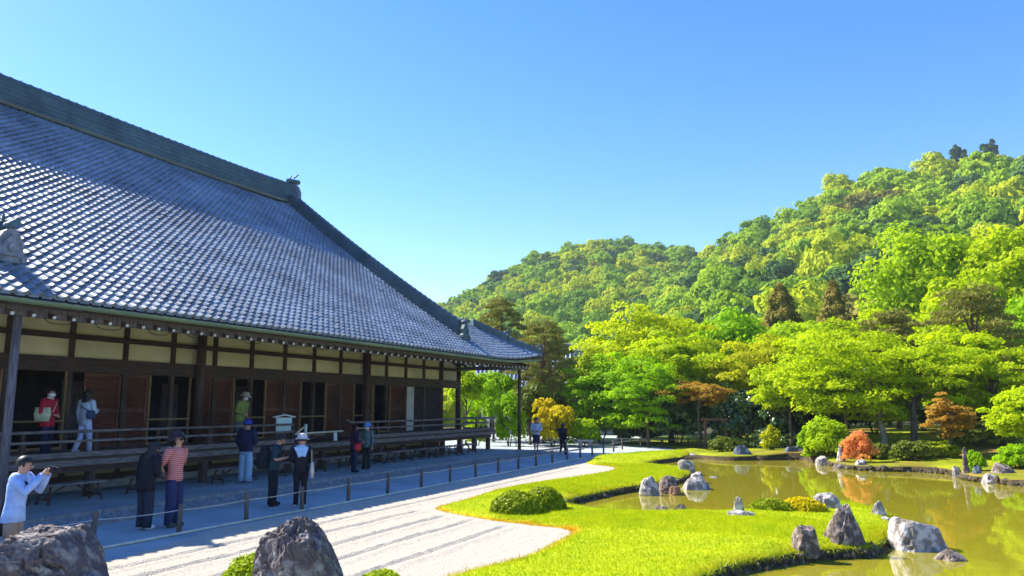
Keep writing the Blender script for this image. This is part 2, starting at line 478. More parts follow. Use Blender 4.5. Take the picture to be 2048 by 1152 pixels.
def zone(name, poly, step, hfun, mat, skirt=0.0, skirt_mat=None, bbox=None, attr=None):
    """a sheet filling a polygon, its edge following the outline, with an optional skirt"""
    P = np.asarray(poly); x0, y0 = P.min(0) - step; x1, y1 = P.max(0) + step
    if bbox: x0, y0, x1, y1 = max(x0, bbox[0]), max(y0, bbox[1]), min(x1, bbox[2]), min(y1, bbox[3])
    xs, ys = np.arange(x0, x1, step), np.arange(y0, y1, step)
    X, Y = np.meshgrid(xs, ys, indexing='ij')
    d, bx, by = poly_sdf(P, X, Y)
    k = np.abs(d) < 0.62 * step
    X = np.where(k, bx, X); Y = np.where(k, by, Y); d = np.where(k, 0, d)
    Z = hfun(X, Y, d)
    nx, ny = len(xs), len(ys)
    I = np.arange(nx * ny).reshape(nx, ny)
    F = np.stack([I[:-1, :-1], I[1:, :-1], I[1:, 1:], I[:-1, 1:]], -1).reshape(-1, 4)
    F = F[(d.ravel()[F] <= 1e-6).all(1)]
    V = np.stack([X, Y, Z], -1).reshape(-1, 3)
    used = np.unique(F); rem = np.full(len(V), -1); rem[used] = np.arange(len(used))
    V = V[used]; F = rem[F]; dd = d.ravel()[used]
    at = attr(V[:, 0], V[:, 1], dd) if attr else np.zeros(len(V))
    mi = np.zeros(len(F), int); mats = [mat]
    if skirt:
        E = {}
        for f in F:
            for a, b in ((f[0], f[1]), (f[1], f[2]), (f[2], f[3]), (f[3], f[0])):
                if (b, a) in E: del E[(b, a)]
                else: E[(a, b)] = 1
        bv = sorted({a for e in E for a in e}); nb = {v: i + len(V) for i, v in enumerate(bv)}
        low = V[bv].copy(); low[:, 2] -= skirt
        S = np.array([(b, a, nb[a], nb[b]) for a, b in E])
        V = np.concatenate([V, low]); at = np.concatenate([at, at[bv]])
        F = np.concatenate([F, S]); mi = np.concatenate([mi, np.ones(len(S), int)]); mats = [mat, skirt_mat or mat]
    me = np_mesh(name, V, F, smooth=True, mats=mats, mi=mi, attrs={'dry': at})
    return link(bpy.data.objects.new(name, me))

def lawn_h(X, Y, d):
    e = sstep(0, -0.35, d)
    hump = 0.16 * np.exp(-(((X + 9.3) / 0.7) ** 2 + ((Y - 30.6) / 2.2) ** 2)) + 0.10 * np.exp(-(((X + 7.6) / 1.4) ** 2 + ((Y - 34.0) / 2.5) ** 2))
    mid = 0.10 * np.exp(-(((X + 2.2) / 2.2) ** 2 + ((Y - 14.2) / 2.6) ** 2)) + 0.07 * np.exp(-(((X + 7.2) / 1.0) ** 2 + ((Y - 17.5) / 3.5) ** 2))
    return 0.015 + 0.05 * e + (hump + mid) * e + fbm(X, Y, 1.1, 0.018, 3.1) * e

def lawn_dry(X, Y, d):
    dp, _, _ = poly_sdf(POND, X, Y)
    gravel_side = (dp > 0.5)
    f = sstep(-0.30, -0.02, d + fbm(X, Y, 2.3, 0.13, 5.0)) * np.where(gravel_side, 1.0, 0.55)
    f *= 0.85 * np.where((Y > 12.7) & (Y < 16.5) & gravel_side, 1.0, 0.45)
    return f

def build_raked_gravel():
    G_ = smooth_poly([(-10.35, 5.0), (-10.35, 27.5), (-9.6, 28.6), (-9.0, 27.9), (-8.0, 27.3), (-7.4, 26.0), (-7.4, 20), (-8, 16), (-5, 13.6), (-4.2, 13), (-4.2, 5)], 1)
    P = np.asarray(G_)
    step = 0.047
    ridges = [(-9.12, 6, 26.5, 0.8), (-8.40, 6, 14.2, 1), (-7.55, 6, 13.75, 1), (-6.80, 6, 13.5, 1), (-5.92, 6, 13.1, 1)]
    def h(X, Y, d):
        z = 0.012 + 0 * X
        for xr, ya, yb, k in ridges:
            wob = fbm(X, Y, 0.9, 0.05, xr)
            g = np.exp(-((X - xr - wob) / 0.04) ** 2) * sstep(ya - 0.4, ya + 0.2, Y) * sstep(yb + 0.25, yb - 0.25, Y)
            z = z - 0.034 * g * k + 0.032 * k * np.exp(-((X - xr + 0.085 - wob) / 0.045) ** 2) * sstep(yb + 0.25, yb - 0.25, Y) * (1 + fbm(X, Y, 6.0, 0.5, xr)) + 0.02 * k * np.exp(-((X - xr - 0.16 - wob) / 0.09) ** 2) * sstep(yb + 0.25, yb - 0.25, Y)
        fine = np.sin(X * 2 * PI / 0.22) * 0.0015 * sstep(14, 13, Y)
        return z + 0.012 + fine + fbm(X, Y, 14.0, 0.012, 2)
    o = zone('raked_gravel', P, step, h, MT['gravel'], bbox=(-10.4, 6.5, -4, 28.8))
    tag(o, kind='structure')

def build_setting():
    build_ground()
    build_raked_gravel()
    o = zone('moss_lawn', LAWN, 0.14, lawn_h, G['moss'], 0.34, MT['soil'], bbox=(-11, 6.5, 2, 39), attr=lawn_dry)
    tag(o, kind='structure')
    def bh(X, Y, d):
        return 0.03 + mound(X, Y) + 0.06 * sstep(0, -0.5, d) + fbm(X, Y, 0.5, 0.10, 8.8) * sstep(0, -1.2, d)
    def bdry(X, Y, d):
        return np.clip(fbm(X, Y, 0.55, 1.6, 4.4) + 0.25, 0, 1) * sstep(-8, -3, X) * 0.9
    o = zone('far_bank', BANK, 0.3, bh, G['bank'], 0.4, MT['soil'], bbox=(-14, 20, 16, 62), attr=bdry)
    tag(o, kind='structure')
    # water
    b = MB(); P = [tuple(p) for p in POND]
    W = []
    cx = np.mean(P, 0)
    me = bpy.data.meshes.new('pond_water')
    bm = bmesh.new()
    P2, _ , _ = None, None, None
    vs = [bm.verts.new((x, y, WATER_Z)) for x, y in [(-9.5, 3), (16, 3), (16, 39), (-9.5, 39)]]
    bm.faces.new(vs); bm.to_mesh(me); bm.free(); me.materials.append(G['water'])
    tag(link(bpy.data.objects.new('pond_water', me)), kind='structure')
    # inner terrace under the eaves, its kerb, and the cobbled drip channel
    b = MB(); b.box((-17.4, 20, -0.03), (6.5, 34.5, 0.2)); tag(b.obj('eave_terrace', MT['sand']), kind='structure')
    b = MB(); rr = random.Random(3)
    ch = empty('drip_channel', (-13.6, 20, 0)); ch['kind'] = 'structure'
    y = 3.5
    kerbs = []
    while y < 36.5:
        L = rr.uniform(0.9, 1.5)
        for x, nm in ((-14.1, 0), (-12.86, 1)):
            bb = MB(); bb.box((0, 0, 0), (0.11 if nm else 0.10, L - 0.02, 0.16)); o = bb.obj('kerb_stone', MT['kerb'], ch)
            o.location = (x + 13.6, y + L / 2 - 20, (-0.02 if nm else 0.012) + rr.uniform(-.004, .004))
        y += L
    ico = bmesh.new(); bmesh.ops.create_icosphere(ico, subdivisions=1, radius=1)
    iv = np.array([v.co[:] for v in ico.verts]); jf = np.array([[v.index for v in f.verts] for f in ico.faces]); ico.free()
    n = 5200
    px = RNG.uniform(-14.03, -12.93, n); py = RNG.uniform(4, 36.5, n); r = RNG.uniform(0.02, 0.05, n)
    V = (iv[None] * r[:, None, None] * np.array([1, 1, 0.55])) * RNG.uniform(0.8, 1.25, (n, 1, 3)) + np.stack([px, py, r * 0.25], -1)[:, None]
    F = (jf[None] + (np.arange(n) * len(iv))[:, None, None]).reshape(-1, 3)
    me = np_mesh('cobbles', V.reshape(-1, 3) - np.array([-13.6, 20, 0]), F, MT['cobble'], True)
    tag(part('cobbles', me, ch), kind='stuff')

build_setting()

# hills: two wooded shoulders, heights by bearing
CREST_A = [(300, 700), (700, 660), (860, 640), (895, 622), (960, 585), (1050, 532), (1150, 500), (1240, 492), (1300, 499), (1360, 508), (1430, 518), (1560, 530), (1800, 530), (2600, 470)]
CREST_B = [(900, 800), (1080, 720), (1150, 680), (1250, 655), (1350, 600), (1420, 545), (1490, 492), (1570, 462), (1650, 420), (1720, 375), (1790, 358), (1850, 368), (1900, 352), (1960, 345), (2048, 325), (2250, 300), (2600, 330)]
def crest(tab, th, dist):
    t = np.array(tab, float)
    ang = np.arctan((t[:, 0] - 1024) / 1568)
    el = (812 - t[:, 1]) / 1568 * np.cos(ang)
    return np.interp(th, ang, el) * dist + 2
def hill_h(th, r):
    a = crest(CREST_A, th, 390) * np.clip((r - 150) / 240, 0, 1) ** 1.25
    a = np.where(r > 390, a * np.clip(1 - (r - 390) / 500, 0.3, 1), a)
    b = crest(CREST_B, th, 290) * np.clip((r - 82) / 208, 0, 1) ** 1.25
    b = np.where(r > 290, b * np.clip(1 - (r - 290) / 260, 0.2, 1), b)
    return np.maximum(a, b)
def bearing(th, r):
    x = r * np.sin(th); y = r * np.cos(th)      # camera-free plan frame turned by the hall's angle
    return x * math.cos(YAW) - y * math.sin(YAW), x * math.sin(YAW) + y * math.cos(YAW)
def build_hill():
    ths = np.linspace(math.radians(-40), math.radians(62), 170); rs = np.concatenate([np.linspace(80, 400, 90), np.linspace(420, 900, 14)])
    T, R = np.meshgrid(ths, rs, indexing='ij')
    X, Y = bearing(T, R)
    Z = hill_h(T, R) - 0.6 + fbm(X, Y, 0.03, 3.0, 1.0) * np.clip((R - 90) / 60, 0, 1)
    V = np.stack([X, Y, Z], -1).reshape(-1, 3)
    I = np.arange(T.size).reshape(T.shape)
    F = np.stack([I[:-1, :-1], I[:-1, 1:], I[1:, 1:], I[1:, :-1]], -1).reshape(-1, 4)
    me = np_mesh('hill', V, F, MT['hill'], True)
    tag(link(bpy.data.objects.new('hill', me)), kind='structure')
build_hill()

# ------------------------------------------------------------------ the temple hall
HALL = empty('temple_hall', (-18.2, 19.4, 0))
tag(HALL, 'long wooden temple hall with a big curved grey tiled roof and cream plaster panels', 'temple hall')
HO = Vector((-18.2, 19.4, 0))
EAVE_X, Y0, Y1, RIDGE_X, GABLE = -14.0, 3.6, 35.2, -25.0, 5.9
def hp(name, mb, mat, parent=None):
    """one part of the hall (built in world metres, hung under the hall's empty)"""
    me = mb.mesh(name, mat)
    me.transform(Matrix.Translation(-HO))
    return part(name, me, parent or HALL)

def roof_z(s, u):
    """height of the roof skin s metres in from the eave; the corners sweep up"""
    e = np.minimum(u - Y0, Y1 - u)
    lift = 0.42 * np.clip(1 - e / 5.5, 0, 1) ** 2 * np.clip(1 - s / 5.5, 0, 1)
    return 4.18 + 0.62 * s + 0.008 * s * s + lift

def build_roof():
    # base skin: front, back and the two hipped ends below the gables
    b = MB()
    us = np.linspace(Y0, Y1, 65); ss = np.linspace(0, EAVE_X - RIDGE_X, 24)
    def grid(fn):
        vs, fs = [], []
        for u in us:
            for s in ss: vs.append(fn(u, s))
        m = len(ss)
        for i in range(len(us) - 1):
            for j in range(m - 1): fs.append((i * m + j, (i + 1) * m + j, (i + 1) * m + j + 1, i * m + j + 1))
        return vs, fs
    def clampu(u, s):
        e = min(s, GABLE)
        return min(max(u, Y0 + e), Y1 - e)
    for sgn in (1, -1):
        def fn(u, s):
            uu = clampu(u, s); x = EAVE_X - s
            if sgn < 0: x = 2 * RIDGE_X - x
            return (x, uu, float(roof_z(s, uu)) - 0.06)
        vs, fs = grid(fn); b.add(vs, fs if sgn > 0 else [f[::-1] for f in fs], True)
    W = EAVE_X - RIDGE_X
    for end in (0, 1):
        vs, fs = [], []
        m = 12; n = 40
        for i in range(n + 1):
            for j in range(m + 1):
                s = GABLE * j / m; x = EAVE_X - s + (-2 * W + 2 * s) * i / n
                e = abs(x - RIDGE_X); u = Y1 - s if end else Y0 + s
                k = max(0, 1 - (W - e) / 5.5) ** 2 * max(0, 1 - s / 5.5)
                vs.append((x, u, 4.12 + 0.62 * s + 0.008 * s * s + 0.42 * k))
        for i in range(n):
            for j in range(m):
                f = (i * (m + 1) + j, i * (m + 1) + j + 1, (i + 1) * (m + 1) + j + 1, (i + 1) * (m + 1) + j)
                fs.append(f if end else f[::-1])
        b.add(vs, fs, True)
        # gable wall
        u = Y1 - GABLE - 0.25 if end else Y0 + GABLE + 0.25
        g = [(EAVE_X - s, u, float(roof_z(s, 19)) - 0.1) for s in np.linspace(GABLE, W, 8)]
        g2 = [(2 * RIDGE_X - x, y, z) for x, y, z in g[:-1]][::-1]
        b.add(g + g2, [tuple(range(len(g) + len(g2)))])
    roof = hp('roof', b, MT['tile_dark'])
    # tiles: each is a shallow S in section with a lifted lower lip
    tw, tl = 0.264, 0.245
    sec = [(0.0, 0.030), (0.10, 0.008), (0.26, 0.0), (0.45, 0.004), (0.60, 0.026), (0.74, 0.062), (0.86, 0.064), (1.0, 0.030)]
    tv, tf = [], []
    for (t, z) in sec: tv.append(((t - 0.5) * tw, 0.0, z + 0.044))
    for (t, z) in sec: tv.append(((t - 0.5) * tw, tl * 1.12, z + 0.000))
    for (t, z) in sec: tv.append(((t - 0.5) * tw, 0.0, z + 0.006))
    k = len(sec)
    for i in range(k - 1):
        tf.append((i, i + 1, k + i + 1, k + i))
        tf.append((2 * k + i, 2 * k + i + 1, i + 1, i))
    tv = np.array(tv); tf = np.array(tf)
    tme = np_mesh('tile', tv, tf, MT['tile'], False)
    ss, frames = 0.0, []
    n_rows = 0
    cf = math.cos(YAW), math.sin(YAW)
    mats = []
    s = 0.0
    while s < EAVE_X - RIDGE_X - 0.5:
        for j in range(int((Y1 - Y0) / tw)):
            u = Y0 + (j + 0.5) * tw
            e = min(s, GABLE)
            if u < Y0 + e + 0.05 or u > Y1 - e - 0.05: continue
            z = float(roof_z(s, u)); dz = float(roof_z(s + 0.02, u)) - z
            dzu = (float(roof_z(s, u + 0.02)) - z) / 0.02
            up = Vector((-0.02, 0, dz)).normalized()          # up the slope
            along = Vector((0, 1, dzu)).normalized()
            nrm = along.cross(up) * -1
            if nrm.z < 0: nrm = -nrm
            # local x runs along the eave, local y up the slope
            wj = (random.random() - 0.5) * 0.014
            R = Matrix((along, up, nrm)).transposed().to_4x4()
            R.translation = Vector((EAVE_X - s, u, z + wj)) + along * ((random.random() - 0.5) * 0.006)
            mats.append(R)
        # course length measured along the slope
        s += tl / math.hypot(1, 0.62 + 0.016 * s)
    # the 300 courses' tiles nearest the viewer's side in view are objects, the rest one field
    def in_view(R):
        p = R.translation
        X, Y = p.x * cf[0] + p.y * cf[1], -p.x * cf[1] + p.y * cf[0]
        return X / Y > -0.668 and Y > 1
    vis = [R for R in mats if in_view(R)]
    vis.sort(key=lambda R: (R.translation - Vector((0, 0, EYE))).length)
    near = vis[:300]; nid = {id(R) for R in near}
    for R in near:
        part('tile', tme, roof, mat4=Matrix.Translation(-HO) @ R)
    rest = [R for R in mats if id(R) not in nid]
    A = np.array([np.array(R) for R in rest])
    V = np.einsum('nij,kj->nki', A[:, :3, :3], tv) + A[:, None, :3, 3] - np.array(HO)
    F = (tf[None] + (np.arange(len(rest)) * len(tv))[:, None, None]).reshape(-1, 4)
    fm = np_mesh('tile_field', V.reshape(-1, 3), F, MT['tile'], False)
    tag(part('tile_field', fm, roof), kind='stuff')
    # round eave tile ends: little discs closing each wave along the eave
    b = MB()
    for j in range(int((Y1 - Y0) / tw)):
        u = Y0 + (j + 0.5 + 0.31) * tw
        if u > Y1 - 0.1: continue
        z = float(roof_z(0, u))
        b.tube([(EAVE_X + 0.015, u, z + 0.045), (EAVE_X - 0.03, u, z + 0.06)], 0.048, 8, smooth=False)
        b.box((EAVE_X + 0.004, u - 0.14, z + 0.0), (0.02, 0.20, 0.045))
    e = hp('eave_tile_ends', b, MT['tile_end'], roof); tag(e, kind='stuff')
    return roof
ROOF = build_roof()

def cap_mesh(r, L, name='ridge_tile'):
    b = MB(); n = 8
    vs, fs = [], []
    for y, k in ((0, 1.0), (L * 0.9, 1.0), (L * 0.9, 1.16), (L, 1.16)):
        for i in range(n + 1):
            a = PI * i / n
            vs.append((r * k * math.cos(a), y, r * k * math.sin(a)))
    for j in range(3):
        for i in range(n):
            fs.append((j * (n + 1) + i, j * (n + 1) + i + 1, (j + 1) * (n + 1) + i + 1, (j + 1) * (n + 1) + i))
    k = len(vs)
    fs.append(tuple(range(n + 1))); fs.append(tuple(3 * (n + 1) + i for i in reversed(range(n + 1))))
    b.add(vs, fs, False)
    return b.mesh(name, MT['tile_dark'])

def onigawara(parent, pos, facing, w, h, name='ridge_end_tile', mat='tile_end'):
    """shaped end tile: stepped face plate with side scrolls, a round boss and a projecting round cap"""
    f = Vector(facing).normalized(); side = Vector((0, 0, 1)).cross(f).normalized()
    def P(a, d, z): return Vector(pos) + side * a * w + f * d * w + Vector((0, 0, z * h))
    b = MB()
    out = [(-.62, 0), (-.66, .22), (-.52, .34), (-.50, .62), (-.30, .86), (0, 1.0), (.30, .86), (.50, .62), (.52, .34), (.66, .22), (.62, 0)]
    vs = [P(a, 0.0, z) for a, z in out] + [P(a, 0.28, z) for a, z in out]
    n = len(out)
    fs = [tuple(range(n))[::-1], tuple(n + i for i in range(n))] + [(i, (i + 1) % n, n + (i + 1) % n, n + i) for i in range(n)]
    b.add(vs, fs)
    inn = [(-.36, .18), (-.34, .55), (0, .80), (.34, .55), (.36, .18)]
    vs = [P(a, 0.28, z) for a, z in inn] + [P(a * .9, 0.36, z) for a, z in inn]
    n = 5
    b.add(vs, [tuple(n + i for i in range(n))] + [(i, (i + 1) % n, n + (i + 1) % n, n + i) for i in range(n)])
    b.tube([P(0, .34, .42), P(0, .44, .42)], 0.17 * w, 12, smooth=False)
    for sx in (-1, 1):
        b.tube([P(sx * .55, .05, .12), P(sx * .55, .34, .12)], 0.13 * w, 10, smooth=False)
    o = hp(name, b, MT[mat], parent)
    b = MB()
    b.tube([P(0, -.5, 1.02), P(0, .55, 1.10)], [0.15 * w, 0.17 * w], 10, smooth=True)
    for sx in (-1, 1):
        b.tube([P(sx * .16, -.1, 1.16), P(sx * .3, .15, 1.34)], 0.05 * w, 6)
    # fourth level avoided: the cap belongs to the same end tile
    o.data = join_meshes(name, [o.data, shifted(b.mesh(name, MT['tile_dark']))])
    return o
def shifted(me):
    me.transform(Matrix.Translation(-HO)); return me
def join_meshes(name, mes):
    bm = bmesh.new()
    mats = []
    for me in mes:
        base = len(mats); mats += list(me.materials)
        k0 = len(bm.faces)
        bm.from_mesh(me)
        bm.faces.ensure_lookup_table()
        for f in bm.faces[k0:]: f.material_index += base
    out = bpy.data.meshes.new(name); bm.to_mesh(out); bm.free()
    for m in mats: out.materials.append(m)
    return out

def ridge_run(name, pts, w, layers, lh, cap_r, cap_L, every=1):
    """stack of flat ridge tiles following pts, each layer a little narrower, with round cap tiles on top"""
    pts = [Vector(p) for p in pts]
    b = MB()
    for k in range(layers):
        ww = w * (1 - 0.05 * k) * (1.0 if k % 2 else 0.90)
        zz = k * lh
        L, Rr = [], []
        for i, p in enumerate(pts):
            t = pts[min(i + 1, len(pts) - 1)] - pts[max(i - 1, 0)]
            sd = Vector((t.y, -t.x, 0)).normalized() * ww / 2
            L.append(p - sd); Rr.append(p + sd)
        m = len(pts)
        up0, up1 = Vector((0, 0, zz)), Vector((0, 0, zz + lh * 0.96))
        vs = [q + up0 for q in L] + [q + up0 for q in Rr] + [q + up1 for q in L] + [q + up1 for q in Rr]
        fs = []
        for i in range(m - 1):
            fs += [(2 * m + i, 3 * m + i, 3 * m + i + 1, 2 * m + i + 1), (m + i, m + i + 1, 3 * m + i + 1, 3 * m + i), (i + 1, i, 2 * m + i, 2 * m + i + 1)]
        fs += [(0, m, 3 * m, 2 * m), (m - 1, 3 * m - 1, 4 * m - 1, 2 * m - 1)]
        b.add(vs, fs)
    r = hp(name, b, MT['tile_dark'])
    cm = cap_mesh(cap_r, cap_L)
    # walk the polyline placing cap tiles
    acc = 0.0; pos = pts[0].copy(); top = Vector((0, 0, layers * lh - 0.01))
    seg = 0
    total = sum((pts[i + 1] - pts[i]).length for i in range(len(pts) - 1))
    d = 0.0
    while d < total - cap_L * 0.5:
        rem, i = d, 0
        while i < len(pts) - 2 and rem > (pts[i + 1] - pts[i]).length:
            rem -= (pts[i + 1] - pts[i]).length; i += 1
        t = (pts[i + 1] - pts[i]).normalized()
        sd = Vector((t.y, -t.x, 0)).normalized(); nn = sd.cross(t)
        Rm = Matrix((sd, t, nn)).transposed().to_4x4()
        Rm.translation = pts[i] + t * rem + top - HO
        part('ridge_tile', cm, r, mat4=Rm)
        d += cap_L
    return r

def build_ridges():
    zr = float(roof_z(EAVE_X - RIDGE_X, 19))
    UK0, UK1 = Y0 + GABLE + 0.15, Y1 - GABLE - 0.15
    main = ridge_run('main_ridge', [(RIDGE_X, u, zr - 0.06 + 0.12 * ((u - 19.4) / 10) ** 4) for u in np.linspace(UK0 - 0.3, UK1 + 0.3, 12)], 0.62, 10, 0.085, 0.13, 0.34)
    onigawara(main, (RIDGE_X, UK1 + 0.42, zr - 0.15), (0, 1, 0), 0.75, 1.25)
    onigawara(main, (RIDGE_X, UK0 - 0.42, zr - 0.15), (0, -1, 0), 0.75, 1.25)
    # the row of upright eaves tiles under the ridge
    for u in (UK0, UK1):
        pts = []
        for s in np.linspace(EAVE_X - RIDGE_X - 0.35, 1.35, 16):
            pts.append((EAVE_X - s, u, float(roof_z(s, u)) + 0.02))
        r = ridge_run('descending_ridge', pts, 0.38, 9, 0.070, 0.10, 0.30)
        s = 1.2
        onigawara(r, (EAVE_X - s, u, float(roof_z(s, u)) + 0.0), (1, 0, -0.0), 0.50, 0.70, mat='tile_end' if u < 19 else 'tile_dark')
        # verge tiles beyond the descending ridge, on the gable edge
        sg = 1 if u > 19 else -1
        b = MB()
        for s in np.arange(GABLE, EAVE_X - RIDGE_X - 0.2, 0.27):
            z = float(roof_z(s, 19))
            b.tube([(EAVE_X - s, u + sg * 0.12, z + 0.08), (EAVE_X - s, u + sg * 0.62, z + 0.03)], 0.075, 7, smooth=False)
        tag(hp('verge_tiles', b, MT['tile_dark'], r), kind='stuff')
    for end in (0, 1):
        pts, pts2 = [], []
        for s in np.linspace(2.55, 0.12, 9):
            u = Y1 - s if end else Y0 + s
            p = (EAVE_X - s, u, float(roof_z(s, u)) + 0.02)
            (pts if s > 1.5 else pts2).append(p)
        fx = 1; fy = 1 if end else -1
        r = ridge_run('corner_ridge', pts + [pts2[0]], 0.34, 4, 0.068, 0.09, 0.30)
        p = pts2[0]; onigawara(r, (p[0] + .03, p[1] + .03 * fy, p[2]), (fx, fy, 0), 0.30, 0.42, mat='tile_dark')
        r2 = ridge_run('corner_ridge', pts2, 0.28, 3, 0.066, 0.085, 0.28)
        p = pts2[-1]; onigawara(r2, (p[0] + .02, p[1] + .02 * fy, p[2]), (fx, fy, 0), 0.26, 0.36, mat='tile_dark')
build_ridges()

def build_eaves():
    # gutter, eave beam on its posts, soffit, rafters with white painted ends
    b = MB()
    n = 40
    pts = [(EAVE_X + 0.10, u, 4.06 + 0.42 * max(0, 1 - min(u - Y0, Y1 - u) / 5.5) ** 2 * 0.8) for u in np.linspace(Y0, Y1 - 0.5, n)]
    vs, fs = [], []
    m = 7
    for p in pts:
        for k in range(m):
            a = PI + PI * k / (m - 1)
            vs.append((p[0] + 0.075 * math.cos(a), p[1], p[2] + 0.03 + 0.085 * math.sin(a)))
        for k in reversed(range(m)):
            a = PI + PI * k / (m - 1)
            vs.append((p[0] + 0.066 * math.cos(a), p[1], p[2] + 0.036 + 0.078 * math.sin(a)))
    q = 2 * m
    for i in range(n - 1):
        for k in range(q):
            fs.append((i * q + k, i * q + (k + 1) % q, (i + 1) * q + (k + 1) % q, (i + 1) * q + k))
    fs += [tuple(range(q)), tuple((n - 1) * q + k for k in reversed(range(q)))]
    b.add(vs, fs, True)
    hp('gutter', b, MT['copper'])
    def up(u): return 0.42 * max(0, 1 - min(u - Y0, Y1 - u) / 5.5) ** 2
    b = MB()
    us = np.linspace(Y0 + 0.2, Y1 - 0.2, 60)
    vs, fs = [], []
    for u in us:
        for x, z in ((EAVE_X - 0.02, 4.09), (EAVE_X - 0.32, 4.13), (-18.2, 5.45), (-18.2, 5.5), (EAVE_X - 0.02, 4.16)):
            vs.append((x, u, z + up(u) * (1 if x > -15 else 0)))
    for i in range(len(us) - 1):
        for k in range(5): fs.append((i * 5 + k, (i + 1) * 5 + k, (i + 1) * 5 + (k + 1) % 5, i * 5 + (k + 1) % 5))
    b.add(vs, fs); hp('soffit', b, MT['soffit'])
    b = MB(); b.tube([(EAVE_X - 0.03, u, 4.02 + up(u) * 0.9) for u in us], 0.055, 4, smooth=False)
    hp('eave_board', b, MT['wood_h'])
    b = MB(); b.box((-14.5, (4.2 + 34.4) / 2, 3.95), (0.17, 30.2, 0.20)); hp('eave_beam', b, MT['grey_wood'])
    b = MB(); b.box((-16.35, 34.3, 3.97), (3.5, 0.15, 0.18)); hp('eave_beam', b, MT['grey_wood'])
    for u in (9.56, 33.5):
        b = MB(); b.tube([(-14.5, u, 0.06), (-14.5, u, 3.84)], [0.085, 0.075], 10)
        p = hp('eave_post', b, MT['grey_wood'] if u < 20 else MT['wood'])
        b = MB(); b.box((-14.5, u, 0.10), (0.30, 0.30, 0.14), taper=0.85); hp('footing_stone', b, MT['kerb'], p)
    # rafters
    def rmesh(x0, z0, x1, z1, w):
        b = MB(); L = math.hypot(x1 - x0, z1 - z0)
        b.box((0, 0, -L / 2), (w, w * 1.1, L))
        return b
    d = Vector((-18.2 + 14.30, 0, 1.15)); L = d.length
    bb = MB(); bb.box((0, 0, L / 2), (0.085, 0.075, L)); rme = bb.mesh('rafter', MT['wood'])
    bb = MB(); bb.box((0, 0, 0), (0.058, 0.055, 0.03)); eme = bb.mesh('rafter_end', MT['white_paint'])
    zax = d.normalized(); yax = Vector((0, 1, 0)); xax = yax.cross(zax)
    R = Matrix((xax, yax, zax)).transposed().to_4x4()
    u = 4.3
    k = 0
    while u < 34.6:
        R2 = R.copy(); R2.translation = Vector((-14.28, u, 3.86 + 0.55 * up(u))) - HO
        r = part('rafter', rme, HALL, mat4=R2)
        part('rafter_end', eme, r, mat4=Matrix.Translation((0, 0, -0.011)))
        u += 0.416; k += 1
    # rafters of the far end, seen against the trees
    d2 = Vector((0, -1, 0.3)).normalized(); xa = Vector((1, 0, 0)); ya = d2.cross(xa)
    R = Matrix((xa, ya, d2)).transposed().to_4x4()
    bb = MB(); bb.box((0, 0, 1.0), (0.08, 0.08, 2.0)); rme2 = bb.mesh('rafter', MT['wood'])
    for i in range(10):
        x = -14.9 - i * 0.416
        R2 = R.copy(); R2.translation = Vector((x, 34.9, 3.92 + 0.2 * max(0, 1 - i / 8))) - HO
        r = part('rafter', rme2, HALL, mat4=R2); part('rafter_end', eme, r, mat4=Matrix.Translation((0, 0, -0.011)))
    # slack black cables looped under the rafter ends
    rr = random.Random(5)
    for u0 in (9.9, 11.0, 12.3, 13.4, 15.2, 16.6, 18.2, 19.6, 21.0, 22.6, 24.2):
        w = rr.uniform(0.5, 0.75); sag = rr.uniform(0.07, 0.15)
        b = MB(); b.tube([(-14.27, u0 + w * t, 3.84 - 0.8 * sag * (1 - (2 * t - 1) ** 4)) for t in np.linspace(0, 1, 9)], 0.008, 5)
        hp('cable', b, MT['cable'])
build_eaves()

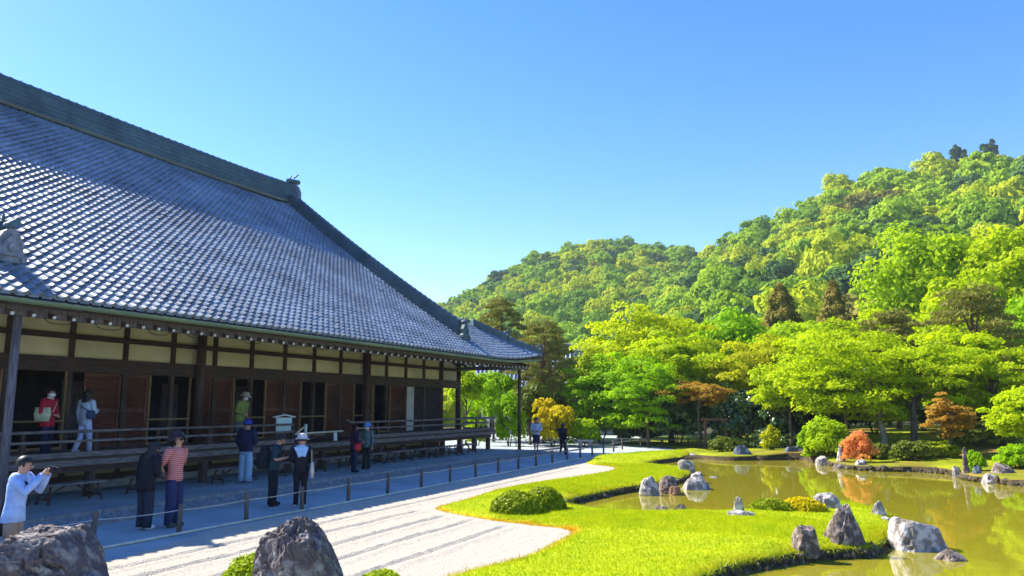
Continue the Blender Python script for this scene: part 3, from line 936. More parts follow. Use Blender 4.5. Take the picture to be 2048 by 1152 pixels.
WX = -18.2
STRUTS = [5.3, 6.95, 8.55, 10.2, 11.82, 13.44, 15.04, 16.65, 18.27, 19.88, 21.5, 23.1, 24.71, 26.32, 27.9, 29.44, 31.0]
def build_walls():
    sm = MB(); sm.box((0, 0, 0), (0.13, 0.12, 3.95)); me = sm.mesh('strut', MT['wood'])
    for u in STRUTS:
        part('strut', me, HALL, loc=Vector((WX, u, 3.0)) - HO)
    for u, x in ((8.9, -18.0), (17.55, -18.0), (26.25, -18.0), (32.62, WX), (34.4, WX)):
        b = MB(); b.tube([(x, u, 0.98), (x, u, 4.7)], 0.135, 12)
        c = hp('column', b, MT['wood'])
        b = MB(); b.box((x, u, 4.45), (0.42, 0.34, 0.16)); b.box((x + 0.1, u, 4.30), (0.30, 0.22, 0.14)); hp('bracket', b, MT['wood_h'], c)
    us = [4.0] + STRUTS + [32.62]
    for x, z, h, t in ((WX + 0.01, 3.19, 0.37, 0.17), (WX + 0.005, 3.895, 0.13, 0.15), (WX + 0.01, 4.62, 0.22, 0.16), (WX + 0.02, 1.02, 0.12, 0.2)):
        b = MB(); b.box((x, 19.2, z), (t, 30.55, h)); hp('beam', b, MT['wood_h'])
    for a, c in zip(us[:-1], us[1:]):
        w = c - a - 0.09
        for z0, z1 in ((3.36, 3.84), (3.95, 4.53)):
            b = MB(); b.box((WX - 0.035, (a + c) / 2, (z0 + z1) / 2), (0.03, w, z1 - z0)); hp('plaster_panel', b, MT['plaster'])
    b = MB(); b.box((WX - 0.035, 33.5, 3.95), (0.03, 1.6, 1.2)); hp('plaster_panel', b, MT['white_plaster'])
    b = MB(); b.box((WX, 33.5, 3.26), (0.14, 1.55, 0.16)); hp('beam', b, MT['wood_h'])
    # doors and openings between floor and lintel
    def door(a, c, louvre=True):
        r = MB()
        x = WX - 0.01
        for yy in (a + 0.035, c - 0.035): r.box((x, yy, 2.04), (0.05, 0.07, 1.92))
        for zz in (1.12, 2.02, 2.96): r.box((x, (a + c) / 2, zz), (0.046, c - a - 0.14, 0.08))
        r.box((x - 0.03, (a + c) / 2, 2.04), (0.012, c - a - 0.02, 1.92))
        d = hp('louvred_door', r, MT['louvre'])
        s = MB()
        for i in range(30):
            z = 1.19 + i * 0.0585
            if abs(z - 2.02) < 0.055: continue
            s.box((x + 0.005, (a + c) / 2, z), (0.03, c - a - 0.15, 0.030), rot=(0, 0.5, 0))
        tag(hp('slats', s, MT['louvre'], d), kind='stuff')
    def opening(a, c, bar=True):
        r = MB()
        x = WX + 0.02
        for yy in (a + 0.03, c - 0.03): r.box((x, yy, 2.03), (0.06, 0.045, 1.94))
        r.box((x, (a + c) / 2, 1.12), (0.06, c - a - 0.11, 0.06))
        o = hp('opening_frame', r, MT['trim'])
        if bar:
            r = MB(); r.box((x + 0.05, (a + c) / 2, 1.78), (0.04, c - a - 0.06, 0.045)); hp('guard_bar', r, MT['trim'], o)
    for a, c in ((5.4, 6.9), (8.62, 10.1), (13.87, 14.97), (15.11, 15.85), (17.72, 18.2), (18.34, 19.08), (20.62, 21.43), (21.57, 22.36), (23.9, 24.64), (24.78, 25.55), (28.25, 29.38)):
        door(a, c)
    for a, c in ((7.0, 8.5), (10.26, 11.75), (11.88, 13.38), (15.87, 17.37), (19.1, 20.6), (22.38, 23.85), (25.6, 26.9)):
        opening(a, c)
    opening(26.95, 28.2, False)
    b = MB(); b.box((WX, 29.85, 2.03), (0.05, 0.62, 1.92)); hp('white_door_panel', b, MT['white_plaster'])
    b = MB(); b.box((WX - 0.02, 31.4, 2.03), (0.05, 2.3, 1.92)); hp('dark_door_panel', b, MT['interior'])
    # dim room behind the openings: floor, back wall, ceiling, side walls
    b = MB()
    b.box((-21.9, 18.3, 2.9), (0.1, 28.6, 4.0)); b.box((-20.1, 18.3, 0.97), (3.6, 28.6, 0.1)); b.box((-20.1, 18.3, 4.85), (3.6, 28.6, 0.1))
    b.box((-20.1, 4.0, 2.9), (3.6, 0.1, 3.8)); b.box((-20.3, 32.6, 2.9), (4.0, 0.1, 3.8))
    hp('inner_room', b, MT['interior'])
    for u, w in ((12.6, 0.9), (16.3, 0.8), (19.9, 0.7), (23.1, 1.0)):
        b = MB(); b.box((-21.8, u, 2.05), (0.06, w, 1.7)); b.box((-21.76, u, 2.05), (0.03, w - 0.12, 1.55)); hp('sliding_screen', b, MT['grey_wood'])
    # back and side of the hall under the roof, unseen but solid
    b = MB(); b.box((-27, 18.4, 2.3), (9.6, 28.2, 4.6)); hp('rear_wall', b, MT['wood'])
build_walls()

def build_veranda():
    vr = MB(); vr.box((-17.36, 19.35, 0.84), (1.70, 30.9, 0.06)); ver = hp('veranda', vr, MT['wood_h'])
    # floor planks laid across the veranda, each one a board
    bb = MB(); bb.box((0, 0, 0), (1.88, 0.232, 0.045)); pm = bb.mesh('plank', MT['wood'])
    u = 4.0; rr = random.Random(9)
    while u < 34.8:
        part('plank', pm, ver, loc=Vector((-17.30 + rr.uniform(-.004, .004), u + 0.12, 0.955 + rr.uniform(-.003, .003))) - HO)
        u += 0.24
    b = MB(); b.box((-16.40, 19.4, 0.865), (0.10, 31.0, 0.13)); hp('edge_beam', b, MT['rail_wood'], ver)
    b = MB(); b.box((-17.3, 34.86, 0.865), (1.7, 0.10, 0.13)); hp('edge_beam', b, MT['rail_wood'], ver)
    b = MB(); b.box((-16.62, 19.4, 0.72), (0.14, 30.8, 0.15)); hp('under_beam', b, MT['wood_h'], ver)
    for u in (4.6, 6.2, 7.8, 9.5, 11.2, 13.02, 14.75, 16.5, 18.22, 20.0, 21.7, 23.45, 25.18, 26.81, 28.45, 30.02, 31.6, 33.05, 34.56):
        b = MB(); b.box((-16.62, u, 0.36), (0.17, 0.17, 0.58)); s = hp('support_post', b, MT['wood'], ver)
    # low wall under the veranda
    base_m = M('dull_plaster', (0.42, 0.37, 0.20), (0.30, 0.27, 0.15), 2, 0.9)
    for a, c in zip(STRUTS[:-1], STRUTS[1:]):
        b = MB(); b.box((WX + 0.02, (a + c) / 2, 0.53), (0.03, c - a - 0.2, 0.22)); hp('base_panel', b, base_m)
    b = MB(); b.box((WX - 0.02, 18.3, 0.45), (0.05, 28.6, 0.86)); hp('base_wall', b, MT['wood'])
    b = MB(); b.box((WX + 0.06, 18.3, 0.14), (0.25, 28.6, 0.22)); hp('foundation_stone', b, MT['kerb'])
    # railings in two runs with an entrance gap between
    def run(a, c, tips):
        r = MB()
        pts = [(-16.53, a, 1.57), (-16.53, c, 1.57)]
        if tips[0]: pts = [(-16.53, a - 0.28, 1.67), (-16.53, a - 0.08, 1.585)] + pts[0:]
        if tips[1]: pts = pts + [(-16.53, c + 0.1, 1.585), (-16.53, c + 0.3, 1.66)]
        r.tube(pts, 0.036, 8); rail = hp('railing', r, MT['rail_wood'])
        b = MB(); b.box((-16.53, (a + c) / 2, 1.35), (0.075, c - a, 0.055)); hp('middle_rail', b, MT['rail_wood'], rail)
        b = MB(); b.box((-16.53, (a + c) / 2, 1.045), (0.10, c - a, 0.12)); hp('bottom_rail', b, MT['rail_wood'], rail)
        n = max(2, round((c - a) / 1.72))
        for i in range(n + 1):
            u = a + (c - a) * i / n
            b = MB(); b.box((-16.53, min(max(u, a + 0.06), c - 0.06), 1.213), (0.085, 0.11, 0.216)); b.box((-16.53, min(max(u, a + 0.06), c - 0.06), 1.457), (0.06, 0.06, 0.156))
            hp('railing_post', b, MT['wood'], rail)
    run(4.2, 20.1, (0, 0)); run(23.2, 34.75, (1, 1))
    # railing round the far end
    r = MB(); r.tube([(-16.35, 34.78, 1.575), (-18.1, 34.78, 1.575)], 0.036, 8); rail = hp('railing', r, MT['rail_wood'])
    for z, h in ((1.352, 0.055), (1.047, 0.12)):
        b = MB(); b.box((-17.33, 34.78, z), (1.5, 0.075, h)); hp('middle_rail', b, MT['rail_wood'], rail)
    # low pole across the gap, on its white foot, and a slanting handrail
build_veranda()

# pole barrier, handrail and notice board stand on the veranda
t = empty('barrier_pole', (-16.5, 21.4, 0.98)); tag(t, 'pale bamboo barrier pole across the gap in the veranda railing', 'barrier')
b = MB(); b.tube([(0, -1.25, 0.29), (0, 1.27, 0.31)], 0.03, 8); b.obj('pole', MT['bamboo'], t)
for yy in (-1.0, 0.82):
    b = MB(); b.box((0.015, yy, 0.135), (0.05, 0.16, 0.27), taper=0.8); b.obj('foot', MT['white_paint'], t)
t = empty('handrail', (-16.9, 20.35, 0.98)); tag(t, 'short slanting bamboo handrail beside the notice board', 'handrail')
b = MB(); b.tube([(0.38, -0.1, 0.32), (0.2, 0.55, 0.52)], 0.03, 8); b.obj('rail', MT['bamboo'], t)
b = MB(); b.tube([(0.2, 0.55, 0), (0.2, 0.55, 0.58)], 0.05, 8); b.obj('post', MT['white_paint'], t)
b = MB(); b.tube([(0.38, -0.1, 0), (0.38, -0.1, 0.33)], 0.03, 8); b.obj('post', MT['post'], t)
t = empty('notice_board', (-16.85, 20.0, 0.98), math.radians(-18)); tag(t, 'white notice board with a small gabled roof on the veranda', 'notice board')
board_white = M('pale_notice_board', (0.62, 0.78, 0.70), (0.52, 0.68, 0.62), 5, 0.6)
b = MB(); b.box((0, 0, 0.57), (0.04, 0.56, 0.46)); b.obj('board', board_white, t)
b = MB()
for sy in (-1, 1): b.box((0.0, sy * 0.18, 0.855), (0.16, 0.39, 0.035), rot=(-sy * 0.2, 0, 0))
b.obj('roof', MT['white_paint'], t)
for sy in (-1, 1):
    b = MB(); b.box((-0.03, sy * 0.25, 0.41), (0.05, 0.05, 0.82)); b.obj('leg', MT['post'], t)
b = MB(); b.box((0.03, 0, 0.31), (0.03, 0.56, 0.05)); b.obj('crosspiece', MT['post'], t)

# ------------------------------------------------------------------ rope fence and benches
def build_fence():
    t = empty('rope_fence', (-10.66, 20, 0)); tag(t, 'low rope fence of wooden posts between the sandy path and the raked gravel', 'fence')
    O = Vector((-10.66, 20, 0))
    spots = [(-11.0, 7.2), (-10.98, 8.74)] + [(-10.68, 10.14 + 1.605 * i) for i in range(16)] + [(-10.8, 36.2), (-11.0, 38.4), (-10.6, 40.4), (-9.6, 41.2), (-8.4, 41.8)]
    b = MB(); b.tube([(0, 0, 0), (0, 0, 0.50), (0, 0, 0.515)], [0.042, 0.04, 0.03], 8); me = b.mesh('post', MT['post'])
    rr = random.Random(4); tops = []
    for x, y in spots:
        p = part('post', me, t, loc=Vector((x, y, 0)) - O)
        p.rotation_euler = (rr.uniform(-.03, .03), rr.uniform(-.04, .04), rr.uniform(0, 6)); p.scale = (1, 1, rr.uniform(0.94, 1.06))
        tops.append(Vector((x, y, 0.40)))
    b = MB()
    for p, q in zip(tops[:-1], tops[1:]):
        b.tube([p.lerp(q, k / 6) - O - Vector((0, 0, 0.02 * (1 - (k / 3 - 1) ** 2))) for k in range(7)], 0.006, 5, cap=False)
    b.obj('rope', MT['rope'], t)
    for a, c in ((7.2, 13.4), (13.5, 20.2), (20.3, 27.0), (27.1, 34.2)):
        b = MB(); b.tube([(0.04, a - 20, 0.025), (0.04, c - 20, 0.025)], 0.022, 6); b.obj('bamboo_pole', MT['bamboo'], t)
build_fence()

def build_benches():
    proto = None
    labs = ['trestle bench behind the woman photographing at the left end', 'trestle bench behind the couple in dark jacket and striped top', 'trestle bench left of the person in a blue cap',
            'trestle bench behind the man with the backpack', 'trestle bench behind the woman in the white hat', 'trestle bench behind the visitor with the red bag',
            'fourth trestle bench from the far end of the veranda', 'third trestle bench from the far end of the veranda', 'trestle bench second from the far corner of the veranda', 'trestle bench nearest the far corner eave post']
    for i, u in enumerate((12.05, 14.3, 17.0, 19.5, 21.4, 23.5, 25.5, 27.4, 29.1, 30.9)):
        loc = (-15.95, u, 0.07)
        if proto is None:
            t = empty('bench', loc)
            b = MB(); b.box((0, 0, 0.40), (0.36, 1.5, 0.045)); b.obj('seat', MT['rail_wood'], t)
            for sy in (-1, 1):
                for sx in (-1, 1):
                    b = MB(); b.tube([(sx * 0.12, sy * 0.56, 0.385), (sx * 0.20, sy * 0.64, 0)], 0.025, 6); b.obj('leg', MT['wood'], t)
                b = MB(); b.box((0, sy * 0.62, 0.12), (0.36, 0.035, 0.04)); b.obj('stretcher', MT['wood'], t)
                b = MB(); b.tube([(0, sy * 0.62, 0.12), (0, sy * 0.12, 0.37)], 0.02, 6); b.obj('brace', MT['wood'], t)
            proto = t
        else:
            t = proto.copy(); COL.objects.link(t); t.location = loc
            for ch in proto.children:
                c = ch.copy(); COL.objects.link(c); c.parent = t
        tag(t, labs[i], 'bench', 'trestle benches along the veranda')
build_benches()

# ------------------------------------------------------------------ rocks
def rock_mesh(name, w, dp, h, seed, mat, prof=None, top=0.7, skew=0.0, cuts=7, amp=0.16, sub=4, layers=0.0):
    bm = bmesh.new(); bmesh.ops.create_icosphere(bm, subdivisions=sub, radius=1)
    rr = random.Random(seed)
    planes = []
    for _ in range(cuts):
        n = Vector((rr.uniform(-1, 1), rr.uniform(-1, 1), rr.uniform(-0.1, 0.3))).normalized()
        planes.append((n, rr.uniform(0.80, 1.1)))
    planes.append((Vector((rr.uniform(-.35, .35), rr.uniform(-.35, .35), 1)).normalized(), rr.uniform(0.72, 0.9)))
    planes.append((Vector((rr.choice((-1, 1)) * rr.uniform(.5, .9), rr.uniform(-.4, .4), 1)).normalized(), rr.uniform(0.95, 1.15)))
    chips = []
    for _ in range(34 if sub < 6 else 60):
        n = Vector((rr.gauss(0, 1), rr.gauss(0, 1), rr.gauss(0.1, 0.8))).normalized()
        chips.append((n, (abs(n.x) ** 1.25 + abs(n.y) ** 1.25 + abs(n.z) ** 1.25) ** 0.8 * rr.uniform(0.74, 0.94)))
    off = Vector((seed * 3.17, seed * 1.3, seed * 0.7))
    for v in bm.verts:
        p = v.co.copy()
        p *= 1.0 / (abs(p.x) ** 5 + abs(p.y) ** 5 + abs(p.z) ** 5) ** 0.2
        for n, d in planes:
            k = p.dot(n) - d
            if k > 0: p -= n * k * 0.9
        q = p + off
        wq = q + Vector((noise.noise(q * 1.7), noise.noise(q * 1.7 + Vector((5, 0, 0))), noise.noise(q * 1.7 + Vector((0, 5, 0))))) * 0.35
        cr = abs(noise.noise(wq * 2.6)); cr2 = abs(noise.noise(wq * 5.5 + Vector((9, 1, 4))))
        nn = noise.fractal(q * 1.2, 1.0, 2.0, 3) * amp * 0.9 - max(0, 0.12 - cr) * amp * 6 - max(0, 0.10 - cr2) * amp * 3.2 + noise.noise(q * 7) * amp * 0.15
        p += v.normal * nn
        if layers: p += Vector((p.x, p.y, 0)) * (0.05 * layers * math.sin(p.z * 14 + noise.noise(q * 2) * 3))
        for n, d in chips:
            k = p.dot(n) - d
            if k > 0: p -= n * k * 0.92
        v.co = p + v.normal * (noise.noise(q * 13) * amp * 0.16 + noise.noise(q * 27) * amp * 0.13 + (noise.noise(q * 55) * amp * 0.08 if sub > 5 else 0) - max(0, 0.06 - abs(noise.noise(wq * 4.2))) * amp * 3.0)
    xs = [v.co.x for v in bm.verts]; ys = [v.co.y for v in bm.verts]; zs = [v.co.z for v in bm.verts]
    for v in bm.verts:
        x = (v.co.x - min(xs)) / (max(xs) - min(xs)) - 0.5
        y = (v.co.y - min(ys)) / (max(ys) - min(ys)) - 0.5
        z = (v.co.z - min(zs)) / (max(zs) - min(zs))
        z = max(0.0, (z - 0.22) / 0.78) if z > 0.22 else (z - 0.22) * 0.6
        k = 1 - (1 - top) * max(z, 0) ** 1.15
        x2 = x * k + skew * max(z, 0)
        if prof:
            z *= float(np.interp(x, [p_[0] for p_ in prof], [p_[1] for p_ in prof]))
        v.co = Vector((x2 * w, y * k * dp, z * h))
    me = bpy.data.meshes.new(name); bm.to_mesh(me); bm.free()
    me.polygons.foreach_set('use_smooth', [False] * len(me.polygons))
    me.materials.append(mat)
    return me
RK = 'garden rocks round the pond'
def rock(x, y, z, w, h, label, mat, seed, dp=None, **k):
    me = rock_mesh('rock', w * 1.12, dp or w * 0.9, h * 0.95, seed, mat, **k)
    o = bpy.data.objects.new('rock', me); link(o)
    o.location = (x, y, z); o.rotation_euler = (0, 0, YAW)
    return tag(o, label, 'rock', RK)
PALE, BRN, DRK, BLU = MT['rock_pale'], MT['rock_brown'], MT['rock_dark'], MT['rock_blue']
# two big boulders close to the viewer
rock(-5.62, 7.06, -0.12, 1.04, 1.20, 'big dark pitted boulder with a rounded peak in front of the raked gravel', DRK, 11, dp=0.9, prof=[(-.5, .60), (-.40, .90), (-.25, .99), (-.08, 1.0), (.1, .86), (.26, .66), (.40, .46), (.5, .3)], top=0.95, cuts=6, amp=0.2, sub=6)
rock(-8.12, 5.75, -0.12, 1.76, 1.05, 'broad dark layered boulder below the woman photographing', DRK, 23, dp=1.2, prof=[(-.5, .74), (-.12, .82), (-.04, 1.0), (.2, 1.0), (.27, .86), (.34, .62), (.5, .38)], top=0.97, cuts=8, amp=0.17, sub=6, layers=0.6)
rock(-0.35, 13.52, 0.02, 0.56, 0.66, 'tall pointed dark brown rock standing on the lawn point', BRN, 5, top=0.34, skew=0.03, amp=0.2)
rock(0.70, 14.6, -0.24, 0.80, 0.62, 'big pale flat-topped rock standing in the water at the lawn point', PALE, 8, top=0.88, skew=-0.06, cuts=9)
rock(1.1, 13.75, -0.26, 0.52, 0.29, 'low layered rock alone in the water before the big pale one', BRN, 14, top=0.5, layers=1.0)
rock(-0.86, 12.75, -0.03, 0.36, 0.44, 'dark stump-shaped rock at the near edge of the lawn', BRN, 17, top=0.88)
rock(0.02, 13.6, -0.22, 0.18, 0.34, 'small dark upright stone at the tip of the soil bank', BRN, 18, top=0.5)
rock(0.21, 17.1, -0.1, 0.34, 0.46, 'pinkish pointed stone behind the tall dark rock', PALE, 21, top=0.35, skew=-0.05)
rock(0.32, 16.55, -0.1, 0.26, 0.22, 'small white round stone at the foot of the pinkish pointed one', PALE, 22, top=0.7)
rock(-0.74, 17.75, -0.12, 0.58, 0.52, 'pale grey square rock behind the peninsula lawn, by the yellowish ground cover', PALE, 25, top=0.72, skew=-0.04, cuts=9)
rock(-1.0, 17.35, -0.08, 0.36, 0.30, 'low whitish rock left of the square grey one', PALE, 26, top=0.6)
rock(-0.5, 17.2, -0.06, 0.30, 0.20, 'low flat whitish rock right of the square grey one', PALE, 27, top=0.6)
rock(-2.16, 15.35, 0.06, 0.54, 0.19, 'flat oval pale stone lying at the left end of the peninsula', PALE, 31, top=0.75, amp=0.1)
rock(-2.27, 16.0, 0.0, 0.20, 0.42, 'small upright white stone beside the low ground cover', PALE, 32, top=0.7)
rock(-3.40, 15.9, -0.06, 0.34, 0.30, 'dark knobbly stone at the water edge, left of a pair', BRN, 33, top=0.5)
rock(-3.74, 15.8, -0.05, 0.36, 0.24, 'dark flat stone at the water edge, right of a pair', BRN, 34, top=0.6)
rock(-5.45, 26.65, -0.15, 0.52, 0.56, 'round grey rock topmost in the cluster on the spit across the inlet', PALE, 35, top=0.85, amp=0.1, cuts=3)
rock(-4.6, 24.1, -0.24, 0.46, 0.46, 'grey rock between the round one and the big white one on the spit', PALE, 36, top=0.6)
rock(-5.12, 20.3, -0.12, 0.48, 0.50, 'jagged rock at the left end of the cluster on the spit', PALE, 37, top=0.6, skew=-0.06)
rock(-4.75, 20.95, -0.2, 0.56, 0.56, 'dark rock in the middle of the cluster on the spit', BRN, 38, top=0.6)
rock(-4.52, 20.6, -0.22, 0.36, 0.34, 'small reddish brown stone in front of the dark one on the spit', M('red_brown_rock', (0.30, 0.17, 0.09), (0.16, 0.09, 0.05), 4, 0.85, 0.8, 14), 39, top=0.6)
rock(-4.28, 22.3, -0.28, 0.80, 0.52, 'large white rock at the water end of the spit', PALE, 40, top=0.5)
rock(-4.5, 26.2, -0.26, 0.42, 0.18, 'flat pinkish stone low in the water beyond the spit', PALE, 41, top=0.6)
# far bank
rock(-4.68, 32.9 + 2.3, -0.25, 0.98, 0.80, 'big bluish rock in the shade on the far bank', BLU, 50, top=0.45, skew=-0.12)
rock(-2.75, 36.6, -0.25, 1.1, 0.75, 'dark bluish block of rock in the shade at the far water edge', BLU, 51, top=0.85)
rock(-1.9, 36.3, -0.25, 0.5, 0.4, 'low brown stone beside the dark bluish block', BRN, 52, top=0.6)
rock(-0.78, 32.3, -0.24, 0.34, 0.98, 'tall pale upright stone beside the red azalea', PALE, 53, top=0.6, skew=0.1)
rock(-0.1, 31.3, -0.24, 0.52, 0.52, 'rounded pale rock under the red azalea', PALE, 54, top=0.6)
rock(-0.75, 31.7, -0.26, 0.70, 0.34, 'low brownish rocks at the water below the tall pale stone', BRN, 55, top=0.6)
rock(-1.45, 33.2, -0.24, 0.6, 0.5, 'pale rock half hidden under the green bush on the far bank', PALE, 56, top=0.6)
rock(0.92, 31.2, -0.26, 0.56, 0.24, 'flat stone alone at the water edge of the far bank', PALE, 57, top=0.6)
rock(2.72, 29.2, -0.26, 0.32, 0.52, 'pale blue-grey upright stone low at the far right shore', PALE, 58, top=0.7)
rock(2.95, 28.9, -0.26, 0.20, 1.18, 'thin tall pointed dark stone on the far right shore', BRN, 59, top=0.5)
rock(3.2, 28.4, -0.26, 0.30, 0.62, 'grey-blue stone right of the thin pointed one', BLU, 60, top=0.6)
rock(3.45, 27.6, -0.26, 0.50, 0.44, 'square pale stone in the group at the right shore', PALE, 61, top=0.75)
rock(3.9, 28.6, -0.2, 0.85, 0.66, 'brown rock behind the square pale stone at the right shore', BRN, 62, top=0.6)
rock(4.5, 26.3, -0.26, 0.85, 0.60, 'big pale rock at the right edge of the picture on the shore', PALE, 63, top=0.6)
rock(4.1, 27.2, -0.26, 0.4, 0.34, 'small brown stone between the shore rocks at right', BRN, 64, top=0.6)

# ------------------------------------------------------------------ foliage
def leaf_quads(C, Nn, S, aspect=0.62, jitter=0.6, rng=None):
    rng = rng or RNG
    n = len(C)
    Nn = Nn + rng.normal(0, jitter, (n, 3)); Nn /= np.linalg.norm(Nn, axis=1, keepdims=True) + 1e-9
    T = rng.normal(0, 1, (n, 3)); T -= Nn * (T * Nn).sum(1, keepdims=True); T /= np.linalg.norm(T, axis=1, keepdims=True) + 1e-9
    B = np.cross(Nn, T)
    S = S[:, None]
    V = np.stack([C - T * S, C + B * S * aspect - T * S * 0.1, C + T * S, C - B * S * aspect - T * S * 0.1], 1).reshape(-1, 3)
    F = np.arange(4 * n).reshape(-1, 4)
    return V, F

def crown_points(style, R, n, rng, dens=1.0):
    """leaf centres and normals for a crown of half-size R centred on the origin"""
    rx, ry, rz = R
    if style == 'maple':        # layered sprays
        npad = int(max(36, 105 * dens))
        P = []
        while len(P) < npad:
            p = rng.uniform(-1, 1, 3)
            r = np.linalg.norm(p * np.array([1, 1, 1.0]))
            rim = 0.88 + 0.42 * noise.noise(Vector(p / (r + 1e-6)) * 1.6 + Vector((float(n % 97), 3.0, 0)))
            if r > rim or r < 0.42 * rim: continue
            if p[2] < -0.85: continue
            P.append(p)
        P = np.array(P) * np.array([rx, ry, rz]) * 0.92
        pr = rng.uniform(0.11, 0.25, npad) * (rx + ry) / 2
        k = rng.integers(0, npad, n)
        a = rng.uniform(0, 2 * PI, n); rr = np.sqrt(rng.uniform(0, 1, n))
        out = P[k, :2] / (np.linalg.norm(P[k, :2], axis=1, keepdims=True) + 1e-6)
        C = P[k].copy()
        C[:, 0] += np.cos(a) * rr * pr[k] * 1.15; C[:, 1] += np.sin(a) * rr * pr[k] * 1.15
        C[:, 2] += rng.normal(0, 0.13, n) * pr[k] - 0.30 * pr[k] * rr ** 2 + 0.1 * pr[k]
        Nn = np.stack([np.cos(a) * rr * 0.5 + out[:, 0] * .35, np.sin(a) * rr * 0.5 + out[:, 1] * .35, np.full(n, 0.9)], 1)
        return C, Nn, P
    if style == 'pine':         # horizontal tufted shelves
        npad = int(34 * dens)
        P = []
        for i in range(npad):
            t = (i + 0.5) / npad
            z = -1 + 2 * t
            rad = math.sqrt(max(0.02, 1 - (z * 0.9) ** 2)) * (1.0 - 0.35 * max(0, z))
            a = i * 2.4 + rng.uniform(-.4, .4)
            q = rng.uniform(0.25, 1) ** 0.6 * rad
            P.append((q * math.cos(a) * rx, q * math.sin(a) * ry, z * rz))
        P = np.array(P); pr = rng.uniform(0.22, 0.36, npad) * (rx + ry) / 2
        k = rng.integers(0, npad, n)
        a = rng.uniform(0, 2 * PI, n); rr = np.sqrt(rng.uniform(0, 1, n))
        C = P[k].copy()
        C[:, 0] += np.cos(a) * rr * pr[k]; C[:, 1] += np.sin(a) * rr * pr[k]
        C[:, 2] += np.abs(rng.normal(0, 0.32, n)) * pr[k] * (1.1 - rr)
        Nn = rng.normal(0, 1, (n, 3)); Nn[:, 2] += 0.4
        return C, Nn, P
    if style == 'conifer':
        t = rng.uniform(0, 1, n) ** 0.8
        z = 1 - 2 * t
        a = rng.uniform(0, 2 * PI, n)
        lob = 0.84 + 0.16 * np.sin(z * 21 + 2.0 * np.sin(a * 2) + a)
        q = np.sqrt(rng.uniform(0.25, 1, n)) * (0.08 + 0.92 * t ** 0.8) * lob * (0.85 + 0.15 * np.sin(a * 5 + z * 3))
        C = np.stack([q * np.cos(a) * rx, q * np.sin(a) * ry, z * rz - 0.12 * q * rz], 1)
        Nn = np.stack([np.cos(a), np.sin(a), np.full(n, 0.6)], 1)
        return C, Nn, None
    # 'round': billowing lumps over an ellipsoid
    nl = int(max(12, 26 * dens))
    i = np.arange(nl); zz = 1 - 1.55 * (i + 0.5) / nl; a = i * 2.39996 + rng.uniform(-.3, .3, nl)
    q = np.sqrt(np.maximum(0, 1 - zz ** 2)); L = np.stack([q * np.cos(a), q * np.sin(a), zz], 1) * rng.uniform(0.5, 0.92, (nl, 1))
    lr = rng.uniform(0.20, 0.46, nl)
    k = rng.integers(0, nl, n)
    d = rng.normal(0, 1, (n, 3)); d /= np.linalg.norm(d, axis=1, keepdims=True)
    d[:, 2] = np.abs(d[:, 2]) * 0.9 - 0.25 * (rng.uniform(0, 1, n) < .35)
    rad = lr[k] * rng.uniform(0.75, 1.06, n)
    C = (L[k] + d * rad[:, None]) * np.array([rx, ry, rz])
    return C, d + L[k] * 0.3, L * np.array([rx, ry, rz])

def trunk_mb(h0, h1, r, lean, limbs, rng, n=8):
    b = MB()
    pts = [(lean[0] * t * t + 0.06 * r * math.sin(t * 9), lean[1] * t * t + 0.25 * r * math.cos(t * 7), -0.15 + (h1 + 0.15) * t) for t in np.linspace(0, 1, 8)]
    b.tube(pts, [r * (1.35 if i == 0 else 1.0 - 0.085 * i) for i in range(8)], n)
    for tip in limbs:
        t0 = rng.uniform(h0 / max(h1, .1) * 0.85, 0.9); s = Vector((lean[0] * t0 * t0, lean[1] * t0 * t0, h1 * t0))
        e = Vector(tip); mid = s.lerp(e, 0.5) + Vector((0, 0, 0.10 * (e - s).length))
        b.tube([s, s.lerp(mid, .5), mid, e], [r * 0.42, r * 0.36, r * 0.26, r * 0.10], 6)
    return b

def tree(name, label, cat, pos, ztop, zbot, w, style, mat, n=7000, leafs=0.10, trunk=0.13, bark='bark', seed=1, dp=None, group='garden trees beyond the pond', dens=1.0, lean=(0, 0), aspect=0.62, shift=(0, 0), nlimb=9, zbase=None):
    rng = np.random.default_rng(seed)
    n = int(n * 1.4) if style == 'maple' else n
    x, y = pos
    z0 = zbase if zbase is not None else float(mound(np.array(x), np.array(y)))
    t = empty(name, (x, y, z0)); tag(t, label, cat, group)
    hc = (ztop - zbot) / 2; cz = (ztop + zbot) / 2 - z0
    R = (w / 2, (dp or w * 0.9) / 2, hc)
    C, Nn, P = crown_points(style, R, n, rng, dens)
    off = np.array([shift[0], shift[1], cz]); C = C + off
    if style == 'maple': S = rng.uniform(0.6, 1.25, n) * leafs * 0.84
    else: S = rng.uniform(0.7, 1.3, n) * leafs
    V, F = leaf_quads(C, Nn, S, aspect, 0.45, rng)
    part('crown', np_mesh('crown', V, F, mat), t)
    limbs = []
    if P is not None:
        idx = rng.choice(len(P), min(nlimb, len(P)), replace=False)
        limbs = [tuple(P[i] * 0.9 + off) for i in idx]
    else: limbs = []
    h1 = (cz + (0.85 * hc if style in ('conifer', 'pine') else 0.15 * hc))
    lb = (lean[0] + shift[0] * .5, lean[1] + shift[1] * .5)
    tb = trunk_mb(max(0.3, zbot - z0), h1, trunk, lb, limbs, rng)
    tb.obj('trunk', MT[bark], t)
    return t

